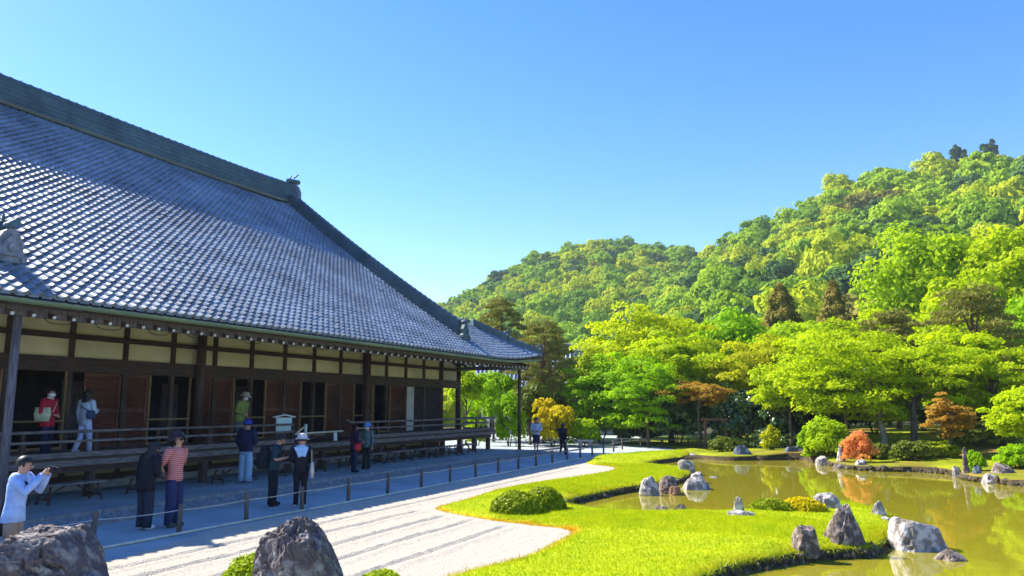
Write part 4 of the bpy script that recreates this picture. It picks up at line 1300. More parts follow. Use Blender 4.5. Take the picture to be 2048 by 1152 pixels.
def bush(name, label, cat, pos, w, h, mat, n=2500, leafs=0.06, seed=1, dp=None, group='shrubs round the garden', z=None, style='round', stems=5):
    rng = np.random.default_rng(seed); x, y = pos
    z0 = float(mound(np.array(x), np.array(y))) if z is None else z
    t = empty(name, (x, y, z0)); tag(t, label, cat, group)
    R = (w / 2 * 1.0, (dp or w * .9) / 2, h * 0.60)
    C, Nn, P = crown_points(style, R, n, rng, 1.0)
    C = C + np.array([0, 0, h * 0.42])
    C[:, 2] = np.where(C[:, 2] < 0.03, rng.uniform(0.02, 0.2, n) * h, C[:, 2])
    V, F = leaf_quads(C, Nn, rng.uniform(0.7, 1.3, n) * leafs, 0.6, 0.5, rng)
    part('foliage', np_mesh('foliage', V, F, mat), t)
    b = MB()
    for i in range(stems):
        a = i * 2.4; b.tube([(0.05 * math.cos(a), 0.05 * math.sin(a), -0.1), (w * .12 * math.cos(a), w * .12 * math.sin(a), h * .35), (w * .3 * math.cos(a), w * .3 * math.sin(a), h * .7)], [0.03, 0.022, 0.01], 5)
    b.obj('stems', MT['bark'], t)
    return t

def clipped(label, pos, w, h, mat, seed, n=5200, leafs=0.035, z=0.03, dp=None):
    rng = np.random.default_rng(seed)
    t = empty('clipped_azalea', (*pos, z)); tag(t, label, 'shrub', 'clipped azalea domes')
    d = rng.normal(0, 1, (n, 3)); d /= np.linalg.norm(d, axis=1, keepdims=True); d[:, 2] = np.abs(d[:, 2])
    lump = np.array([1 + 0.10 * noise.noise(Vector(v) * 2.6 + Vector((seed, 0, 0))) + 0.05 * noise.noise(Vector(v) * 7) for v in d])
    ax = np.array([w / 2, (dp or w) / 2, h])
    C = d * (lump * rng.uniform(0.93, 1.03, n))[:, None] * ax
    V, F = leaf_quads(C, d / ax * ax.mean(), rng.uniform(.7, 1.3, n) * leafs, 0.55, 0.7, rng)
    part('foliage', np_mesh('foliage', V, F, mat), t)
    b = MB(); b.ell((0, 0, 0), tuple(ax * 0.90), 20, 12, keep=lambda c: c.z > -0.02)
    b.obj('dark_core', MT['l_olivedark'], t)  # solid core blocking see-through, its dark colour standing for shade between the leaves
    return t

def build_shrubs():
    B = G['l_bush']
    clipped('bright clipped azalea left of the dark pitted boulder', (-6.35, 7.25), 0.95, 0.44, B, 1, leafs=0.03)
    clipped('bright low clipped azalea right of the dark pitted boulder', (-4.95, 7.55), 0.78, 0.30, B, 2, n=4500, leafs=0.026)
    clipped('front one of two round azaleas at the tip of the lawn', (-6.35, 14.55), 1.08, 0.42, G['l_bushdark'], 3, leafs=0.04)
    clipped('rear darker one of two round azaleas at the tip of the lawn', (-6.05, 15.2), 0.92, 0.46, G['l_bushdark'], 4, leafs=0.04)
    clipped('low spreading yellowish ground cover behind the upright white stone', (-1.75, 16.7), 0.9, 0.26, G['l_bushdark'], 5, n=3000, leafs=0.05, dp=0.6)
    clipped('low spreading golden ground cover left of the square grey rock', (-1.15, 16.9), 0.9, 0.30, G['l_yellow'], 6, n=3000, leafs=0.045, dp=0.6)
    bush('azalea', 'red-orange azalea bush by the far water edge', 'shrub', (-0.12, 32.2), 1.25, 1.15, G['l_red'], 3200, 0.055, 11)
    bush('shrub', 'fresh green bush left of the red azalea on the far bank', 'shrub', (-1.2, 34.0), 1.7, 1.5, G['l_light'], 4200, 0.075, 12)
    bush('shrub', 'pale green bush at the shaded left end of the far bank bushes', 'shrub', (-2.1, 36.9), 1.1, 1.1, G['l_green'], 2600, 0.07, 13)
    bush('shrub', 'yellow-flowering shrub behind the two walkers on the path', 'shrub', (-15.2, 39.6), 2.2, 2.5, G['l_yellow'], 4500, 0.08, 14)
    bush('shrub', 'yellow-green shrub right of the yellow one behind the walker in black', 'shrub', (-13.7, 40.2), 1.9, 1.5, G['l_light'], 4200, 0.075, 15)
    bush('shrub', 'green bush between the veranda end and the far eave post', 'shrub', (-17.3, 38.6), 1.7, 2.7, G['l_green'], 4500, 0.08, 16)
    bush('shrub', 'bright yellow-green low bush beyond the far veranda corner', 'shrub', (-18.9, 38.0), 1.3, 1.5, G['l_light'], 3000, 0.07, 17)
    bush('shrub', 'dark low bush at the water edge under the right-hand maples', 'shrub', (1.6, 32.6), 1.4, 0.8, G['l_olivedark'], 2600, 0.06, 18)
    bush('shrub', 'small green plant beside the thin pointed stone', 'shrub', (3.3, 29.3), 0.6, 0.7, G['l_green'], 1200, 0.05, 19)
    bush('shrub', 'pale spiky shrub on the bank beyond the big bluish rock', 'shrub', (-3.7, 36.9), 0.9, 1.2, G['l_olive'], 1500, 0.06, 20)
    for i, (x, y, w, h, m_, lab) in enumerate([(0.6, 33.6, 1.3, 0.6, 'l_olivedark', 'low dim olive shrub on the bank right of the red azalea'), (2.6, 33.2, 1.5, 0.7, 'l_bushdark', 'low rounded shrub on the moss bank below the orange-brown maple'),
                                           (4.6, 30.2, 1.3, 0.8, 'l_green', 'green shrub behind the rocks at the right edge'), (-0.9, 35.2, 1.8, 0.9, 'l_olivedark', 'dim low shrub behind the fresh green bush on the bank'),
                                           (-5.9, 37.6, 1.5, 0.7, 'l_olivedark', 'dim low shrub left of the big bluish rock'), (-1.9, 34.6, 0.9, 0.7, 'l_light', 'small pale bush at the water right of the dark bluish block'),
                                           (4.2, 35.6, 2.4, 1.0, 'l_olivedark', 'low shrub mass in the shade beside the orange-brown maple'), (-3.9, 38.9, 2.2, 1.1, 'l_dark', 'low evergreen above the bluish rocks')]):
        bush('shrub', lab, 'shrub', (x, y), w, h, G[m_], 2600, 0.065, 70 + i, style='maple' if i % 2 else 'round')
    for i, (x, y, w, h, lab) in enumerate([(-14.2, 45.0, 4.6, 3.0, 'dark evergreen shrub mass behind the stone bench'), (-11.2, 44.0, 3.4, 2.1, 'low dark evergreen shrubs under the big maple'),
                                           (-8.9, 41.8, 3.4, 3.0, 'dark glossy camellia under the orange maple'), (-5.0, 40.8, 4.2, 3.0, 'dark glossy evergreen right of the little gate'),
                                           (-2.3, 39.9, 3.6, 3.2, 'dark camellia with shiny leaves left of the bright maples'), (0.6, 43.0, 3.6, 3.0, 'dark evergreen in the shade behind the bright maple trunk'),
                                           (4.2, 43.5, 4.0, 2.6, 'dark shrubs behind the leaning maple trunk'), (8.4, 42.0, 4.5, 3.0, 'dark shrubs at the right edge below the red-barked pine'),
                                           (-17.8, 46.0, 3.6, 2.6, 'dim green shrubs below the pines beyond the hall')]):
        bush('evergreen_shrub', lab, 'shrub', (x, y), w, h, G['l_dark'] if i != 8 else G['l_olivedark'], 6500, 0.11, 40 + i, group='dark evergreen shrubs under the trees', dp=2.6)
build_shrubs()

def build_trees():
    m = 'maple tree'
    T = tree
    T('broadleaf_tree', 'fresh green tree in front of the ridge of the low tiled hall', 'tree', (-16.6, 49.0), 5.2, 0.8, 4.2, 'round', G['l_light'], 7000, 0.11, 0.12, seed=41)
    T('broadleaf_tree', 'bright low-branched green tree in front of the dark hedge, left of the orange maple', 'tree', (-10.3, 40.9), 4.9, 0.5, 4.6, 'maple', G['l_green'], 10000, 0.10, 0.11, seed=42, dens=1.1)
    T('maple_tree', 'low bright maple spray over the shaded bank left of the forked-trunk maple', m, (-3.0, 38.6), 4.3, 1.5, 4.0, 'maple', G['l_maple'], 8000, 0.09, 0.09, seed=43)
    T('maple_tree', 'bright maple in the right background above the orange-brown young maple', m, (5.2, 38.6), 5.4, 1.6, 4.6, 'maple', G['l_maple'], 9000, 0.095, 0.11, seed=44)
    T('broadleaf_tree', 'tall light green tree between the olive-gold maple and the pines', 'tree', (-2.2, 48.5), 7.2, 2.0, 5.4, 'round', G['l_light'], 9000, 0.13, 0.13, seed=45)
    T('pine_tree', 'dense olive pine hiding the middle of the low tiled hall', 'pine', (-19.3, 47.6), 6.4, 0.6, 4.6, 'pine', G['l_pine'], 9000, 0.15, 0.12, seed=31, aspect=0.2, dens=1.2)
    T('broadleaf_tree', 'green tree in front of the low tiled hall, left of the eave post', 'tree', (-20.6, 43.6), 4.6, 0.2, 3.4, 'round', G['l_green'], 7000, 0.10, 0.10, seed=32)
    T('broadleaf_tree', 'dull green tree close behind the far eave post', 'tree', (-17.0, 40.8), 3.6, 0.2, 2.6, 'round', G['l_olivedark'], 6000, 0.09, 0.09, seed=33)
    T('maple_tree', 'bright maple spray low at the left of the maple group, over the yellow-green shrub', m, (-14.3, 43.2), 4.4, 1.2, 3.0, 'maple', G['l_green'], 7000, 0.10, 0.10, seed=34)
    T('maple_tree', 'fresh green maple between the orange one and the tallest maple', m, (-9.2, 49.5), 5.8, 1.6, 5.4, 'maple', G['l_green'], 9000, 0.13, 0.14, seed=35)
    T('maple_tree', 'bright maple in the second row behind the forked-trunk maple', m, (-1.6, 41.0), 6.3, 1.6, 6.4, 'maple', G['l_maple'], 10000, 0.11, 0.13, seed=36)
    T('maple_tree', 'bright maple in the second row behind the leaning trunk', m, (3.6, 40.4), 6.0, 1.8, 5.6, 'maple', G['l_maple'], 9000, 0.11, 0.13, seed=37)
    T('broadleaf_tree', 'light green tree between the pines and the huge trees', 'tree', (6.5, 54.0), 10.4, 3.5, 6.4, 'round', G['l_maple'], 10000, 0.16, 0.16, seed=38, dens=1.3)
    T('broadleaf_tree', 'yellow-green tree under the bronze conifers', 'tree', (-3.5, 60.5), 8.2, 2.5, 6.2, 'round', G['l_light'], 8000, 0.16, 0.15, seed=39)
    T('maple_tree', 'tallest yellow-green maple in the middle, its rounded top against the hill', m, (-13.0, 51.1), 9.3, 2.0, 10.6, 'maple', G['l_maple_y'], 15000, 0.16, 0.22, seed=1, dp=8, dens=1.6)
    T('maple_tree', 'bright green maple hanging low over the path behind the stone bench', m, (-12.4, 43.0), 5.7, 0.35, 5.8, 'maple', G['l_green'], 12000, 0.11, 0.14, seed=2, dens=1.2)
    T('maple_tree', 'broad fresh green maple right of the low hanging one', m, (-10.0, 45.0), 6.8, 1.4, 7.2, 'maple', G['l_maple'], 14000, 0.13, 0.17, seed=3, dens=1.4)
    T('maple_tree', 'small orange-leaved maple over the dark camellia', m, (-7.55, 40.5), 3.5, 2.1, 4.0, 'maple', G['l_orange'], 5500, 0.085, 0.09, seed=4, dens=0.7, dp=2.6)
    T('maple_tree', 'olive-gold maple with flat layered sprays', m, (-4.7, 43.4), 6.1, 2.4, 5.6, 'maple', G['l_olive'], 11000, 0.11, 0.13, 'bark_pale', seed=5, dens=1.1)
    T('maple_tree', 'bright yellow-green maple with a pale forked trunk at the water', m, (0.85, 36.0), 5.6, 1.2, 6.6, 'maple', G['l_maple'], 18000, 0.095, 0.14, 'bark_pale', seed=66, shift=(-1.2, 0.7), dens=1.5, zbase=0.2)
    T('maple_tree', 'bright maple with a leaning dark trunk right of the forked one', m, (1.95, 36.5), 4.9, 1.9, 5.0, 'maple', G['l_maple'], 13000, 0.095, 0.16, seed=7, shift=(0.55, 0.6), dens=1.0, zbase=0.3)
    T('maple_tree', 'thin maple with two slim pale stems behind the red azalea', m, (-0.6, 37.6), 4.4, 1.9, 3.4, 'maple', G['l_maple'], 7000, 0.095, 0.08, 'bark_pale', seed=8, dens=0.8, zbase=0.25)
    T('maple_tree', 'low bright maple branch reaching over the right-hand shore', m, (5.4, 30.6), 3.0, 0.55, 3.6, 'maple', G['l_maple'], 9000, 0.085, 0.12, seed=9, dens=0.9, shift=(-0.2, 0.2), zbase=0.05)
    T('maple_tree', 'orange-brown young maple left of the low bright branch', m, (2.95, 33.1), 2.75, 0.75, 2.0, 'maple', G['l_orange'], 5500, 0.07, 0.07, seed=10, dens=0.7, zbase=0.2)
    T('broadleaf_tree', 'huge light green tree at right, its left half of the crown paler', 'tree', (5.75, 66.0), 15.9, 3.5, 10.4, 'round', G['l_light'], 17000, 0.20, 0.3, seed=11, dens=2.2)
    T('broadleaf_tree', 'huge yellow-green tree at the right edge', 'tree', (11.2, 63.0), 14.3, 3.5, 9.0, 'round', G['l_maple'], 15000, 0.19, 0.28, seed=12, dens=2.0)
    T('pine_tree', 'dark pine with a red trunk before the huge trees at right', 'pine', (5.3, 43.9), 7.8, 3.2, 5.0, 'pine', G['l_pine'], 9000, 0.17, 0.15, 'bark_red', seed=13, aspect=0.16, dens=1.2)
    T('pine_tree', 'olive pine left of the red-trunked one, half hidden by maples', 'pine', (2.0, 50.1), 7.5, 3.6, 4.2, 'pine', G['l_pine'], 8000, 0.19, 0.14, 'bark_red', seed=14, aspect=0.16, dens=1.2)
    T('conifer_tree', 'bronze pointed conifer standing at the foot of the hill', 'conifer', (-5.35, 65.5), 11.9, 3.5, 8.0, 'conifer', G['l_conifer'], 12000, 0.24, 0.18, seed=15, aspect=0.3)
    T('conifer_tree', 'smaller bronze conifer right of the pointed one', 'conifer', (-1.5, 71.5), 12.8, 4.5, 6.4, 'conifer', G['l_conifer'], 9000, 0.24, 0.16, seed=16, aspect=0.3)
    T('pine_tree', 'grey-olive pine directly above the far roof corner', 'pine', (-21.0, 45.6), 8.9, 4.4, 3.9, 'pine', G['l_pine'], 7500, 0.17, 0.13, seed=17, aspect=0.16, dens=1.1)
    T('pine_tree', 'olive pine with a bare reddish trunk right of the far eave post', 'pine', (-17.0, 42.9), 7.0, 3.0, 3.6, 'pine', G['l_pine'], 8000, 0.16, 0.12, 'bark_red', seed=18, aspect=0.16, dens=1.2, zbase=0.0)
    T('pine_tree', 'small olive pine between the tall pine and the tiled roof', 'pine', (-19.4, 50.0), 7.2, 3.4, 3.4, 'pine', G['l_pine'], 6000, 0.17, 0.12, seed=19, aspect=0.16)
    T('broadleaf_tree', 'yellow-green tree seen between the corner columns', 'tree', (-19.9, 38.6), 4.3, 1.6, 2.0, 'round', G['l_light'], 5000, 0.085, 0.08, seed=20)
    T('broadleaf_tree', 'green tree filling the gap right of the tallest maple', 'tree', (-8.2, 57.6), 9.0, 2.6, 6.8, 'round', G['l_green'], 10000, 0.17, 0.17, seed=21, dens=1.4)
    T('maple_tree', 'yellow-green maple behind the forked-trunk one', m, (-2.1, 55.9), 8.5, 3.2, 7.2, 'maple', G['l_maple'], 10000, 0.15, 0.16, seed=22, dens=1.3)
    T('broadleaf_tree', 'green tree behind the small tiled roof', 'tree', (-19.5, 62.5), 7.0, 1.5, 4.4, 'round', G['l_green'], 6000, 0.15, 0.15, seed=23)
    T('maple_tree', 'yellow-green maple below the huge light green tree', m, (1.7, 57.0), 9.2, 3.5, 6.2, 'maple', G['l_maple'], 9000, 0.15, 0.16, seed=24, dens=1.3)
    T('broadleaf_tree', 'mid green tree behind the olive-gold maple', 'tree', (-5.0, 54.0), 7.2, 2.0, 5.0, 'round', G['l_green'], 8000, 0.14, 0.15, seed=25)
    T('broadleaf_tree', 'green tree with pale slanting stems at the right edge', 'tree', (9.2, 47.0), 8.2, 2.2, 5.5, 'round', G['l_green'], 9000, 0.13, 0.13, 'bark_pale', seed=26)
    T('maple_tree', 'yellow-green maple at the lower left of the huge tree', m, (3.0, 47.0), 5.4, 2.0, 4.6, 'maple', G['l_maple'], 8000, 0.12, 0.12, seed=27)
    T('broadleaf_tree', 'fresh green tree between tallest maple and pines', 'tree', (-16.6, 56.5), 6.6, 1.5, 4.6, 'round', G['l_light'], 7000, 0.15, 0.14, seed=28)
build_trees()

def build_hill_trees():
    mats = [G['h1'], G['h2'], G['h3'], G['h4'], G['h5']]
    names = ['fresh green', 'yellow-green', 'mid green', 'dark green', 'bronze-tinged']
    V = {}
    rng = np.random.default_rng(99)
    var = []
    for v in range(5):
        n = 2600
        C, Nn, P = crown_points('round', (1, 1, 0.82), n, np.random.default_rng(200 + v), 0.75)
        S = rng.uniform(0.6, 1.2, n) * 0.072
        vv, ff = leaf_quads(C, Nn, S, 0.75, 0.35, rng)
        b = MB(); b.ell((0, 0, -0.08), (0.72, 0.72, 0.62), 12, 8)
        cv = np.array(b.v) + np.array([noise.noise(Vector(p) * 2 + Vector((v, 0, 0))) * 0.1 for p in b.v])[:, None]
        cf = np.array(b.f)
        var.append((np.concatenate([vv, cv]), np.concatenate([ff, cf + len(vv)]), n))
    meshes = [[np_mesh('hill_tree', a[0], a[1], m) for m in mats] for a in var]
    # scatter by Poisson-like rejection over both shoulders
    pts = []
    cell = {}
    def ok(x, y, d):
        gx, gy = int(x // 15), int(y // 15)
        for i in (-1, 0, 1):
            for j in (-1, 0, 1):
                for (a, b_, dd) in cell.get((gx + i, gy + j), []):
                    if math.hypot(a - x, b_ - y) < (d + dd) / 2: return False
        return True
    for _ in range(60000):
        th = rng.uniform(math.radians(-12), math.radians(37)); r = math.sqrt(rng.uniform(84 ** 2, 430 ** 2))
        if th > math.radians(20) and r > 320: continue
        h = float(hill_h(np.array(th), np.array(r)))
        if h < 0.5 and r > 130: continue
        size = rng.uniform(4.2, 8.4) * (0.85 + 0.15 * min(1, r / 300)) * (0.74 if r > 300 else 1)
        # line of sight: skip what the nearer slope hides entirely
        rs = np.linspace(84, r - 12, 40) if r > 100 else np.array([84.0])
        if (hill_h(np.full(rs.shape, th), rs) / rs).max() > (h + size * 1.6) / r: continue
        x, y = bearing(th, r)
        d = size * 1.42
        if not ok(x, y, d): continue
        cell.setdefault((int(x // 15), int(y // 15)), []).append((x, y, d))
        pts.append((x, y, h, size, th, r))
        if len(pts) >= 900: break
    lim = math.radians(34.5)
    pts.sort(key=lambda p: -(p[3] / p[5]) * (1 if abs(p[4]) < lim else 0.01))
    def pick(x, y, r):
        k = noise.noise(Vector((x * 0.022, y * 0.022, 3.0))) * 0.5 + rng.uniform(-.55, .55)
        if r > 230 and k < -0.15: return 3 if rng.uniform() < .35 else 2
        return 3 if k < -0.44 else 2 if k < -0.2 else 4 if rng.uniform() < 0.08 else 0 if k < 0.22 else 1
    far_v, far_f, far_m, nv = [], [], [], 0
    seat = 'on the wooded slope behind the garden'
    for i, (x, y, h, s, th, r) in enumerate(pts):
        mi = pick(x, y, r); v = int(rng.integers(0, 5)); a = rng.uniform(0, 2 * PI)
        sz = s * rng.uniform(0.9, 1.25)
        if i < 280:
            o = bpy.data.objects.new('hill_tree', meshes[v][mi]); link(o)
            o.location = (x, y, h + s * 0.45); o.rotation_euler = (0, 0, a); o.scale = (s, s, sz)
            deg = math.degrees(th)
            side = ('above the hall roof corner' if deg < 4.6 else 'above the tallest maple' if deg < 11 else 'where the two slopes meet' if deg < 17 else
                    'above the bronze conifers' if deg < 22.5 else 'left of the huge trees' if deg < 26.5 else 'above the huge right-hand trees')
            el = h / r
            lev = 'low' if el < 0.07 else 'halfway up' if el < 0.15 else 'high'
            big = 'large ' if s > 6.6 else 'small ' if s < 4.6 else ''
            tag(o, f'{big}{names[mi]} tree {lev} on the wooded hill {side}', 'tree', 'trees on the wooded hill')
        else:
            vv, ff, n = var[v]
            keep = 800
            k = 1.75
            q = vv[:4 * keep].reshape(-1, 4, 3); c = q.mean(1, keepdims=True); q = (c + (q - c) * k).reshape(-1, 3)
            core = vv[4 * n:]; cf = ff[n:] - 4 * n + 4 * keep
            V_ = np.concatenate([q, core]); F_ = np.concatenate([np.arange(4 * keep).reshape(-1, 4), cf])
            ca, sa = math.cos(a), math.sin(a)
            V_ = np.stack([(V_[:, 0] * ca - V_[:, 1] * sa) * s + x, (V_[:, 0] * sa + V_[:, 1] * ca) * s + y, V_[:, 2] * sz + h + s * .45], 1)
            far_v.append(V_); far_f.append(F_ + nv); far_m.append(np.full(len(F_), mi)); nv += len(V_)
    if far_v:
        me = np_mesh('forest', np.concatenate(far_v), np.concatenate(far_f), mats=mats, mi=np.concatenate(far_m))
        tag(link(bpy.data.objects.new('forest', me)), kind='stuff')
    # three dark trees that stand clear of the crest
    def at(px, d):
        th = math.atan((px - 1024) / 1568); r = d / math.cos(th)
        return (*bearing(th, r), th, r)
    for px, py, d, w, hh, lab in ((1912, 322, 288, 8.5, 10, 'broad dark tree standing clear on the hill crest, leftmost of three'), (1962, 306, 290, 5.6, 11.5, 'narrow dark tree standing clear on the crest, middle of three'),
                              (2030, 294, 290, 6.5, 11, 'dark tree standing clear on the crest, nearest the right edge')):
        x, y, th, r = at(px, d)
        ztop = 2.15 + (812 - py + 10) / 1568 * d
        base = float(hill_h(np.array(th), np.array(r)))
        tree('crest_tree', lab, 'tree', (x, y), ztop + 5.0, ztop - hh * 0.6, w, 'round', G['h4'], 2600, 0.62, 0.35, seed=int(px), group='dark trees on the hill crest', zbase=base - 1, dens=0.6, nlimb=3)
build_hill_trees()

# ------------------------------------------------------------------ lesser buildings and garden furniture
def build_far_hall():
    t = empty('tiled_hall', (-22.6, 60, 0), math.radians(20)); tag(t, 'low hall with a pale grey tiled roof half hidden among the pines', 'hall')
    b = MB()
    L, D, ze, zr = 13.0, 4.2, 3.6, 6.7
    b.box((0, 0, (ze - .2) / 2), (L - 1.2, D * 1.4, ze - .2)); b.obj('wall', MT['white_plaster'], t)
    b = MB()
    n = 8
    vs, fs = [], []
    for i in range(n + 1):
        k = i / n
        for x in (-L / 2, L / 2): vs.append((x, -D + D * k, ze + (zr - ze) * (0.75 * k + 0.25 * k * k)))
    for i in range(n):
        fs.append((2 * i, 2 * i + 1, 2 * i + 3, 2 * i + 2))
    vs2 = [(x, -y, z) for x, y, z in vs]
    b.add(vs, fs, True); b.add(vs2, [f[::-1] for f in fs], True)
    r = b.obj('roof', MT['tile'], t)
    b = MB()
    x = -L / 2 + 0.15
    while x < L / 2:
        b.tube([(x, vs[2 * i][1], vs[2 * i][2] + 0.03) for i in range(n + 1)], 0.085, 6, smooth=True)
        x += 0.34
    tag(b.obj('tile_rows', MT['tile'], r), kind='stuff')
    b = MB(); b.box((0, 0, zr + 0.12), (L + 0.3, 0.4, 0.5)); b.tube([(-L / 2 - .2, 0, zr + .42), (L / 2 + .2, 0, zr + .42)], 0.13, 8); b.obj('ridge', MT['tile_end'], r)
build_far_hall()

t = empty('stone_bench', (-13.3, 39.4, 0)); tag(t, 'small stone bench beside the path under the green maple', 'bench')
b = MB(); b.box((0, 0, 0.36), (0.85, 0.42, 0.09), rot=(0, 0, YAW)); b.obj('seat', MT['kerb'], t)
for s in (-1, 1):
    b = MB(); b.box((s * 0.25 * math.cos(YAW), s * 0.25 * math.sin(YAW), 0.155), (0.18, 0.32, 0.31), rot=(0, 0, YAW)); b.obj('leg', MT['kerb'], t)

t = empty('garden_gate', (-6.6, 39.6, 0), math.radians(14)); tag(t, 'small open wooden gate frame in the dark shrubs across the pond', 'gate')
gw = M('gate_wood', (0.16, 0.08, 0.04), (0.10, 0.05, 0.03), 4, 0.8, stretch=(5, 5, 1))
for s in (-1, 1):
    b = MB(); b.box((s * 0.48, 0, 0.7), (0.11, 0.11, 1.5)); b.obj('post', gw, t)
b = MB(); b.box((0, 0, 1.49), (1.3, 0.13, 0.12)); b.obj('lintel', gw, t)
b = MB(); b.box((0, 0, 0.02), (1.1, 0.16, 0.12)); b.obj('threshold', gw, t)

def build_hoops():
    me = None
    for i, (x, y) in enumerate([(-16.1, 38.4), (-15.4, 38.6), (-14.75, 38.75), (-14.35, 38.8), (-13.9, 38.95)]):
        if me is None:
            b = MB(); b.tube([(-0.33 + 0.66 * t, 0, 0.42 * (1 - (2 * t - 1) ** 2)) for t in np.linspace(0, 1, 11)], 0.016, 6); me = b.mesh('bamboo_hoop', MT['bamboo'])
        o = bpy.data.objects.new('bamboo_hoop', me); link(o); o.location = (x, y, 0); o.rotation_euler = (0, 0, YAW * 0.6 + 0.3 * math.sin(i * 2))
        tag(o, 'bent bamboo hoop edging the bed of the yellow shrub', 'garden edging', 'bamboo hoops along the path')
    for i, (x, y, L, lab) in enumerate(((-18.3, 38.2, 3.4, 'long low bamboo rail seen under the far end of the veranda'), (-11.6, 42.4, 3.6, 'low bamboo rail at the back of the path, beyond the fence'))):
        t = empty('bamboo_rail', (x, y, 0), math.radians(8)); tag(t, lab, 'rail')
        b = MB(); b.tube([(-L / 2, 0, 0.36), (L / 2, 0, 0.36)], 0.035, 7); b.obj('rail', MT['bamboo'], t)
        for k in range(3):
            b = MB(); b.tube([(-L / 2 + 0.2 + k * (L - 0.4) / 2, 0, 0), (-L / 2 + 0.2 + k * (L - 0.4) / 2, 0, 0.36)], 0.03, 7); b.obj('post', MT['post'], t)
build_hoops()

def build_grass():
    """short blades over the moss lawn, denser and longer at its edge"""
    rng = np.random.default_rng(5)
    def scatter(n, x0, x1, y0, y1):
        return rng.uniform(x0, x1, n), rng.uniform(y0, y1, n)
    X, Y = [], []
    for n, bx in ((90000, (-6.5, 0.6, 8.8, 15.5)), (90000, (-8.8, 0.6, 13, 20)), (60000, (-9, -4.8, 18, 28)), (22000, (-10.4, -6, 27, 38.5))):
        x, y = scatter(n, *bx); X.append(x); Y.append(y)
    X, Y = np.concatenate(X), np.concatenate(Y)
    d, _, _ = poly_sdf(LAWN, X, Y)
    k = d < -0.005
    X, Y, d = X[k], Y[k], d[k]
    Zs = 0.015 + 0.05 * sstep(0, -0.35, d)
    Zs = lawn_h(X, Y, d) - 0.004
    n = len(X)
    hh = rng.uniform(0.018, 0.042, n) * (1 + 0.8 * (rng.uniform(0, 1, n) < 0.06)) * (1 + 0.5 * (d > -0.12))
    a = rng.uniform(0, 2 * PI, n); w = rng.uniform(0.004, 0.008, n) * (1 + (Y > 18))
    lx, ly = rng.normal(0, 0.4, n) * hh, rng.normal(0, 0.4, n) * hh
    base = np.stack([X, Y, Zs], 1)
    side = np.stack([np.cos(a) * w, np.sin(a) * w, 0 * w], 1)
    tip = base + np.stack([lx, ly, hh], 1)
    V = np.stack([base - side, base + side, tip], 1).reshape(-1, 3)
    F = np.arange(3 * n).reshape(-1, 3)
    dry = lawn_dry(X, Y, d)
    me = np_mesh('lawn_grass', V, F, G['grass'], attrs={'dry': np.repeat(dry, 3)})
    tag(link(bpy.data.objects.new('lawn_grass', me)), kind='stuff')
    # stones, roots and hanging tufts along the water's edge
    ico = bmesh.new(); bmesh.ops.create_icosphere(ico, subdivisions=1, radius=1)
    iv = np.array([v.co[:] for v in ico.verts]); jf = np.array([[v.index for v in f.verts] for f in ico.faces]); ico.free()
    def edge_pts(poly, step, closed=False):
        P = np.asarray(smooth_poly(poly, 1)) if closed else np.asarray(poly, float)
        out = []
        for a, b in zip(P[:-1], P[1:]):
            L = np.hypot(*(b - a)); m = max(1, int(L / step))
            t = b - a; nn = np.array([t[1], -t[0]]) / (L + 1e-9)
            for k in range(m): out.append((*(a + t * (k + rng.uniform()) / m), *nn))
        return np.array(out)
    n_sh = len(SHORE) * 2
    for name, seg, step, lo, hi in (('bank_stones', POND[1:len(SHORE) * 2 - 1], 0.035, 0.02, 0.075), ('far_bank_stones', POND[len(SHORE) * 2 + 1:len(SHORE) * 2 + 30], 0.06, 0.04, 0.14)):
        E_ = edge_pts(seg, step); m = len(E_)
        r = rng.uniform(lo, hi, m) * rng.uniform(0.5, 1, m)
        c = np.stack([E_[:, 0] + rng.normal(0, 0.03, m), E_[:, 1] + rng.normal(0, 0.03, m), rng.uniform(WATER_Z - 0.02, 0.0, m)], 1)
        V = iv[None] * r[:, None, None] * rng.uniform(0.7, 1.3, (m, 1, 3)) * rng.uniform(0.8, 1.2, (m, len(iv), 1)) + c[:, None]
        F = (jf[None] + (np.arange(m) * len(iv))[:, None, None]).reshape(-1, 3)
        tag(link(bpy.data.objects.new(name, np_mesh(name, V.reshape(-1, 3), F, bank_m))), kind='stuff')
    E_ = edge_pts(POND[1:len(SHORE) * 2 - 1], 0.006); m = len(E_)
    a = rng.uniform(0, 2 * PI, m); w = rng.uniform(0.006, 0.012, m); L = rng.uniform(0.06, 0.14, m)
    base = np.stack([E_[:, 0] + rng.normal(0, .03, m), E_[:, 1] + rng.normal(0, .03, m), rng.uniform(-0.01, 0.045, m)], 1)
    out = np.stack([rng.normal(0, 1, m), rng.normal(0, 1, m), rng.normal(-0.2, 0.6, m)], 1); out /= np.linalg.norm(out, axis=1, keepdims=True)
    side = np.stack([np.cos(a) * w, np.sin(a) * w, 0 * w], 1)
    V = np.stack([base - side, base + side, base + out * L[:, None]], 1).reshape(-1, 3)
    tag(link(bpy.data.objects.new('edge_tufts', np_mesh('edge_tufts', V, np.arange(3 * m).reshape(-1, 3), G['l_bushdark']))), kind='stuff')
bank_m = M('bank_stone', (0.16, 0.13, 0.08), (0.05, 0.04, 0.025), 5, 0.9, 0.6, 20, island=0.6)
build_grass()

